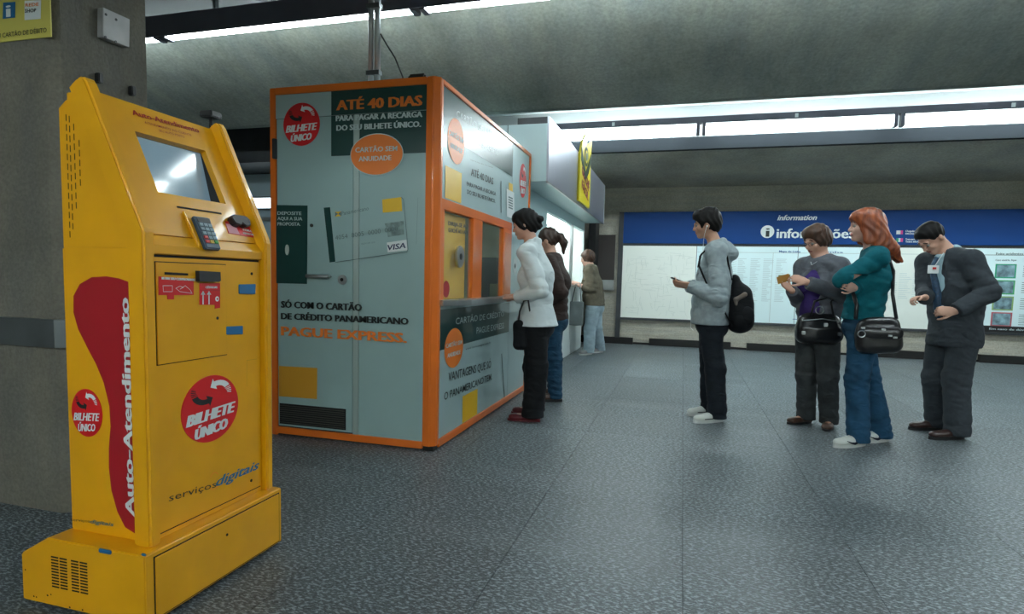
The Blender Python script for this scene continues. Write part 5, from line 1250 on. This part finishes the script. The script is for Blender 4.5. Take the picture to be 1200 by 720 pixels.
bag_mesh(J3(612.5, 392, Y-.10), frame(180), (.06, .10, .115), 'bag_body', MATS['black_cloth'], hb, np.array(hb.location, np.float32))
sub('bag_strap', tube(bmesh.new(), [tl(J3(px, py, Y-dy), np.array(hb.location)) for px, py, dy in ((607, 382, .13), (609, 365, .17), (614, 353, .2), (619, 352, .2), (621, 365, .17), (619, 384, .13))], .007, 6), MATS['black_leather'], hb, True)

# ================= woman in the brown jacket behind her
Y = 5.50
S = dict(label='woman with a ponytail in a brown jacket and jeans behind the white coat', height=1.60, Y=Y, yaw=180, head=(None, (180, 5)), skin='skin_light', hair=hair_pony, hair_mat=MATS['hair_brown'],
    J=joints(Y, (641.5, 283), (647, 301), (651, 330), (648, 372), 180, .15, .08, dict(N=(None, (657, 343, -.2), (640, 352, -.2)), F=(None, (648, 343, .2), (630, 346, .1))), dict(N=(650, 420, -.09), F=(648, 420, .08))),
    feet=[((658, 471), (626, 470)), ((656, 466), (626, 464))], handN=((-1, .1, 0), (0, 0, -1), .3), handF=((-1, 0, 0), (0, 0, -1), .3), seed=3.1,
    trousers=dict(mat=MATS['blue_denim'], r=(.088, .070, .062), fold=.005), top=dict(name='jacket', mat=MATS['brown_jacket'], t=.028, fold=.005, drop=.02, hem=.02, flare=.012, bust=(-1, 1)),
    shoe=dict(kind='sneaker', mat=MATS['brown_leather'], sole=MATS['black'], L=.25))
person(S)

# ================= woman at the shop
Y = 9.20
S = dict(label='woman in olive sweater and pale jeans standing at the lit shop counter', height=1.58, Y=Y, yaw=180, head=(None, (180, 10)), skin='skin_pale', hair=hair_back, hair_mat=MATS['hair_brown_warm'], h=.009,
    J=joints(Y, (688.5, 303.5), (692, 313), (694, 333), (696.5, 358), 180, .16, .09, dict(N=(None, (693, 339, -.2), (671, 332, -.15)), F=(None, (690, 337, .2), (668, 330, .15))), dict(N=(691, 386, -.10), F=(699, 384, .10))),
    feet=[((693, 415.5), (679, 416.5)), ((706, 413), (692, 414.2))], handN=((-1, .1, .1), (0, 0, -1), .5), handF=((-1, 0, .1), (0, 0, -1), .5), bulk=1.12, seed=4.1,
    trousers=dict(mat=MATS['pale_denim'], r=(.098, .080, .074), fold=.006), top=dict(name='sweater', mat=MATS['olive_knit'], t=.028, fold=.004, sleeve=.45, drop=.0, hem=.0, belly=.02, flare=.01, bust=(-1, 1)),
    shoe=dict(kind='sneaker', mat=MATS['grey_shoe'], sole=MATS['rubber_white'], L=.25))
bw_, b, P, I = person(S)
tb = thing('tote_bag', 'grey cloth tote bag hanging from the forearm of the woman at the shop', 'bag', tuple(float(x) for x in J3(674, 367, 8.92)))
zb = np.array(tb.location, np.float32)
bag_mesh(J3(673.5, 367.5, 8.90), frame(180), (.13, .03, .18), 'bag_body', mat('tote_grey', (.16, .19, .19), .7, noise=.2), tb, zb, .3)
for dy in (-.035, .035): sub('bag_handle', tube(bmesh.new(), [tl(J3(670, 354, 8.90+dy), zb), tl(J3(675, 333, 8.90+dy), zb), tl(J3(680, 332, 8.90+dy), zb), tl(J3(681, 354, 8.90+dy), zb)], .008, 6), MATS['tote_grey'], tb, True)

# ================= middle aged woman in the cardigan
Y = 5.20
def cardi_extra(f, J, fwd, lat, base): pass
S = dict(label='woman with short brown hair and glasses in a grey cardigan, looking down at a card', height=1.64, Y=Y, yaw=220, head=(None, (213, 20)), skin='skin_light', hair=hair_short, hair_mat=MATS['hair_brown_warm'], look_down=1,
    J=joints(Y, (957.5, 283), (963, 303), (963, 333), (958, 386), 220, .155, .09, dict(N=(None, (987, 346, -.22), (946, 331, -.30)), F=(None, (936, 351, .10), (928, 341, -.17))), dict(N=(970, 441, -.10), F=(945, 440, .06))),
    feet=[((972, 499), (966, 509)), ((950, 495), (914, 498))], handN=((-1, .0, .35), (0, .8, -.5), .5, .9), handF=((-.9, -.1, .75), (.3, -.6, .6), .6, .9), seed=5.2,
    trousers=dict(mat=MATS['grey_jean'], r=(.094, .076, .070), fold=.005), top=dict(name='cardigan', mat=MATS['grey_knit'], t=.026, fold=.004, drop=.0, hem=-.015, belly=.012, flare=.0, neck=.068, bust=(-1, 1), open=((lambda J, f, l: J['neck']+f*.12-V(0, 0, .01), lambda J, f, l: J['chest']+f*.20-V(0, 0, .05), .04, .115), (lambda J, f, l: J['chest']+f*.20-V(0, 0, .05), lambda J, f, l: J['pelvis']+f*.22, .115, .15))),
    shoe=dict(kind='pump', mat=MATS['brown_leather'], sole=MATS['black'], L=.25))
mw, b, P, I = person(S)
# purple top showing in the open front
Jm, fd, lt, kk = I['J'], I['fwd'], I['lat'], 1.0
f = Field(b+V(-.45, -.45, .75), b+V(.45, .45, 1.45), .0075); ch, pe = Jm['chest'], Jm['pelvis']; wt = ch*.45+pe*.55
f.cone(Jm['neck']-V(0, 0, .045)-fd*.004, ch+fd*.010, .072, .108, .04, flat=(lt, 1.40)); f.cone(ch+fd*.010, wt+fd*.012, .108, .110, .05, flat=(lt, 1.30)); f.cone(wt+fd*.012, pe+fd*.010-V(0, 0, .03), .110, .112, .05, flat=(lt, 1.28))
for y in (-1, 1): f.ell(ch+fd*.092+lt*y*.07+V(0, 0, -.02), (.055, .062, .060), frame(220), .05)
f.fold(.003, (10, 10, 20), 1.0); f.cone(Jm['neck']+V(0, 0, .05)+fd*.03, Jm['neck']-V(0, 0, .05)+fd*.085, .062, .036, .01, 'cut'); f.half(pe+V(0, 0, .0), V(0, 0, -1))
f.mesh('purple_blouse', MATS['purple_top'], mw, b)
bm = bmesh.new()
for y in (-1, 1):
    c0 = P(.100, .032*y, .0); pts = [tl(c0+I['HR']@V(-.002*abs(math.cos(t)), .021*math.cos(t), .015*math.sin(t)), b) for t in [2*math.pi*k/14 for k in range(15)]]; tube(bm, pts, .0013, 5)
    tube(bm, [tl(P(.098, .053*y, .002), b), tl(P(.04, .079*y, .006), b), tl(P(-.005, .084*y, .004), b)], .0014, 5)
tube(bm, [tl(P(.102, -.011, .003), b), tl(P(.105, 0, .006), b), tl(P(.102, .011, .003), b)], .0013, 5)
sub('glasses', bm, MATS['dark_metal'], mw)
sub('necklace', tube(bmesh.new(), [tl(Jm['neck']+fd*.07+lt*.045+V(0, 0, -.01), b), tl(Jm['neck']+fd*.105+V(0, 0, -.055), b), tl(Jm['neck']+fd*.07-lt*.045+V(0, 0, -.01), b)], .002, 5), MATS['steel'], mw)
cd_ = thing('paper_ticket', 'small orange paper ticket in the hands of the woman in the cardigan', 'ticket', tuple(float(x) for x in J3(918, 327, Y-.22)))
bm = bmesh.new(); box(bm, -.045, -.002, -.028, .045, .002, .028); o = link('ticket_sheet', bm, mat('ticket_orange', (.55, .27, .06), .6), None); o.parent = cd_; o.rotation_euler = (.3, -.35, .15)
bm = bmesh.new(); box(bm, -.035, .003, -.020, .05, .006, .030); o = link('green_sheet', bm, mat('ticket_green', (.30, .33, .14), .6), None); o.parent = cd_; o.rotation_euler = (.3, -.1, .15)
hb = thing('handbag', 'black leather shoulder bag with zip at the hip of the woman in the cardigan', 'bag', tuple(float(x) for x in J3(959, 384, Y-.2)))
zb = np.array(hb.location, np.float32); bc = J3(959.5, 384.5, Y-.20); RB = frame(180+6)
bag_mesh(bc, RB, (.165, .075, .118), 'bag_body', MATS['black_leather'], hb, zb, .42, .35)
sub('zip', tube(bmesh.new(), [tl(bc+RB@V(.14, .062, .055), zb), tl(bc+RB@V(.0, .075, .072), zb), tl(bc+RB@V(-.14, .062, .055), zb)], .004, 6), MATS['steel'], hb)
for x in (.13, -.02, -.12):
    q = bc+RB@V(x, .085, -.035 if x != -.02 else .03); sub('buckle', BX(*(tl(q-.013, zb)), *(tl(q+.013, zb)), bev=.003), MATS['steel'], hb)
for sx in (-.08, .08):
    sub('bag_handle', tube(bmesh.new(), [tl(bc+RB@V(sx, .06, .09), zb), tl(bc+RB@V(sx*.7, .05, .20), zb), tl(J3(985, 340, Y-.20)+V(0, .0, -.03), zb), tl(J3(992, 318, Y-.15), zb)], .008, 6), MATS['black_leather'], hb, True)
sub('ring', tube(bmesh.new(), [tl(bc+RB@V(.02+.028*math.cos(t), .06, .135+.028*math.sin(t)), zb) for t in [2*math.pi*k/12 for k in range(13)]], .004, 5), MATS['steel'], hb)

# ================= red-haired woman in teal
Y = 4.75
S = dict(label='woman with long red hair in a teal sweater and blue jeans, arms crossed', height=1.70, Y=Y, yaw=180, head=(None, (180, -2)), skin='skin_pale', hair=hair_long, hair_mat=MATS['hair_red'],
    J=joints(Y, (1014.5, 266.5), (1024, 292), (1020, 326), (1009, 378), 180, .145, .085, dict(N=((1029, 303, -.165), (987, 328, -.215), (984, 327, .05)), F=((1027, 304, .165), (990, 332, .19), (1001, 338, -.17))), dict(N=(1004, 444, -.09), F=(1018, 444, .09))),
    feet=[((1013, 522), (972, 525)), ((1040, 517), (1003, 519))], handN=((.1, 1, -.1), (1, 0, 0), .5), handF=((-.55, -.8, .1), (-.5, .5, .2), .5, .85), seed=6.6, bulk=1.0,
    trousers=dict(mat=MATS['mid_denim'], r=(.095, .076, .074), fold=.005), top=dict(name='sweater', mat=MATS['teal_knit'], t=.020, fold=.005, drop=.0, hem=-.02, flare=.01, neck=.066, bust=(-1, 1)),
    shoe=dict(kind='sneaker', mat=MATS['white_canvas'], sole=MATS['rubber_white'], detail=sneaker_laces(True), L=.275))
tw, b, P, I = person(S)
hb = thing('handbag', 'black crossbody bag with metal ring on the hip of the red-haired woman', 'bag', tuple(float(x) for x in J3(1030, 392, Y-.2)))
zb = np.array(hb.location, np.float32); bc = J3(1029, 392.5, Y-.20); RB = frame(180, 5)
bag_mesh(bc, RB, (.140, .060, .125), 'bag_body', MATS['black_leather'], hb, zb, .48, .25)
f = Field(bc+V(-.2, -.12, -.2), bc+V(.2, .05, .2), .007); f.cone(bc+V(-.08, -.045, .015), bc+V(.09, -.045, .015), .045, .045, 0, flat=(V(0, 1, 0), .5)); f.half(bc+V(0, 0, -.035), V(0, 0, -1)); f.mesh('bag_flap', MATS['black_leather'], hb, zb)
Jt = I['J']
sub('bag_strap', tube(bmesh.new(), [tl(bc+V(.10, .0, .11), zb), tl(J3(1046, 345, Y-.16), zb), tl(J3(1047, 318, Y-.10), zb), tl(J3(1040, 298, Y-.07), zb)], .011, 6), MATS['black_leather'], hb, True)
sub('bag_strap', tube(bmesh.new(), [tl(bc+V(-.14, .0, .10), zb), tl(J3(1004, 358, Y-.17), zb), tl(J3(999, 341, Y-.155), zb)], .013, 6), MATS['black_leather'], hb, True)
sub('ring', tube(bmesh.new(), [tl(bc+V(-.115+.022*math.cos(t), -.065, .005+.022*math.sin(t)), zb) for t in [2*math.pi*k/12 for k in range(13)]], .004, 5), MATS['steel'], hb)
for q in ((-.11, .045), (.01, .04), (.05, .0), (.08, -.01)): sub('stud', BX(*tl(bc+V(q[0]-.01, -.075, q[1]-.005), zb), *tl(bc+V(q[0]+.012, -.058, q[1]+.007), zb)), MATS['steel'], hb)

# ================= man in the suit
Y = 5.32
def suit_extra(f, J, fwd, lat, base):
    nb = J['neck']
    for y in (-1, 1):
        f.cone(nb+lat*.06*y-fwd*.03+V(0, 0, .01), nb+fwd*.07+lat*.055*y-V(0, 0, .09), .024, .018, .015)
        f.cone(nb+fwd*.075+lat*.075*y-V(0, 0, .08), J['chest']+fwd*.125+lat*.075*y-V(0, 0, .03), .016, .020, .004); f.cone(J['chest']+fwd*.125+lat*.075*y-V(0, 0, .03), J['chest']+fwd*.135+lat*.02*y-V(0, 0, .18), .020, .006, .004)
S = dict(label='man in a dark grey suit with head bowed, hands at his waist', height=1.72, Y=Y, yaw=205, head=(None, (203, 48)), skin='skin_light', hair=hair_crop, hair_mat=MATS['hair_black'], look_down=1, head_scale=.95,
    J=joints(Y, (1092, 279.5), (1112, 297), (1120, 333), (1119, 385), 205, .19, .09, dict(N=(None, (1158, 343, -.24), (1119, 365, -.30)), F=(None, (1086, 343, .06), (1084, 349, -.15))), dict(N=(1121, 443, -.10), F=(1096, 442, .08))),
    feet=[((1129, 514.5), (1088, 515)), ((1106, 504), (1068, 503.5))], handN=((-1, .0, .0), (.2, .8, -.3), .9), handF=((-.8, -.3, -.1), (.3, -.2, -.6), .9), bulk=1.06, seed=7.3,
    trousers=dict(mat=MATS['suit_grey'], r=(.100, .084, .080), fold=.005), top=dict(name='suit_jacket', mat=MATS['suit_grey'], t=.032, fold=.005, extra=suit_extra, drop=.09, hem=.135, belly=.01, flare=.01, neck=.064, vee=-.16),
    shoe=dict(kind='derby', mat=mat('oxblood', (.035, .014, .012), .3, coat=.3), sole=MATS['black'], L=.29))
sm, b, P, I = person(S)
Js, fd, lt = I['J'], I['fwd'], I['lat']
f = Field(b+V(-.5, -.5, .8), b+V(.5, .5, 1.55), .0075); ch, pe = Js['chest'], Js['pelvis']; wt = ch*.45+pe*.55
f.cone(Js['neck']-V(0, 0, .05)+fd*.03, ch+fd*.052, .060, .095, .04, flat=(lt, 1.0)); f.cone(ch+fd*.052, wt+fd*.055, .095, .090, .04); f.cone(wt+fd*.055, pe+fd*.03, .088, .085, .04)
f.cone(Js['neck']-fd*.02+lt*.03+V(0, 0, .02), Js['neck']-fd*.02-lt*.03+V(0, 0, .02), .046, .046, .02)
for y in (-1, 1): f.cone(Js['neck']+lt*.05*y+V(0, 0, .015), Js['neck']+fd*.085+lt*.02*y-V(0, 0, .03), .018, .014, .01)
f.half(pe+V(0, 0, -.01), V(0, 0, -1)); f.cone(Js['neck']+V(0, 0, .1)+fd*.03, Js['neck']+V(0, 0, .02)+fd*.03, .052, .046, .005, 'cut')
f.mesh('shirt', MATS['shirt_blue'], sm, b)
sub('tie', tube(bmesh.new(), [tl(Js['neck']+fd*.10-V(0, 0, .035), b), tl(Js['neck']+fd*.135-V(0, 0, .11), b), tl(ch+fd*.155-V(0, 0, .05), b), tl(wt+fd*.150, b), tl(pe+fd*.125+V(0, 0, .06), b)], [.014, .020, .028, .034, .022], 8), MATS['tie_blue'], sm, True)
q = Js['neck']+fd*.152+lt*.03-V(0, 0, .125); sub('name_badge', BX(*tl(q-V(.035, .006, .03), b), *tl(q+V(.035, .004, .03), b)), MATS['white_print'], sm)
q = q-V(-.005, .008, -.008); sub('badge_mark', BX(*tl(q-V(.012, .001, .008), b), *tl(q+V(.012, .001, .008), b)), MATS['red_print'], sm)
sub('badge_cord', tube(bmesh.new(), [tl(Js['neck']+fd*.09+lt*.045, b), tl(Js['neck']+fd*.150+lt*.04-V(0, 0, .10), b)], .0025, 5), MATS['white_print'], sm)
sub('belt', tube(bmesh.new(), [tl(pe+V(0, 0, .065)+fd*.118*math.cos(t)+lt*.150*math.sin(t), b) for t in [math.radians(a) for a in range(-100, 101, 20)]], .012, 6), MATS['black_leather'], sm, True)
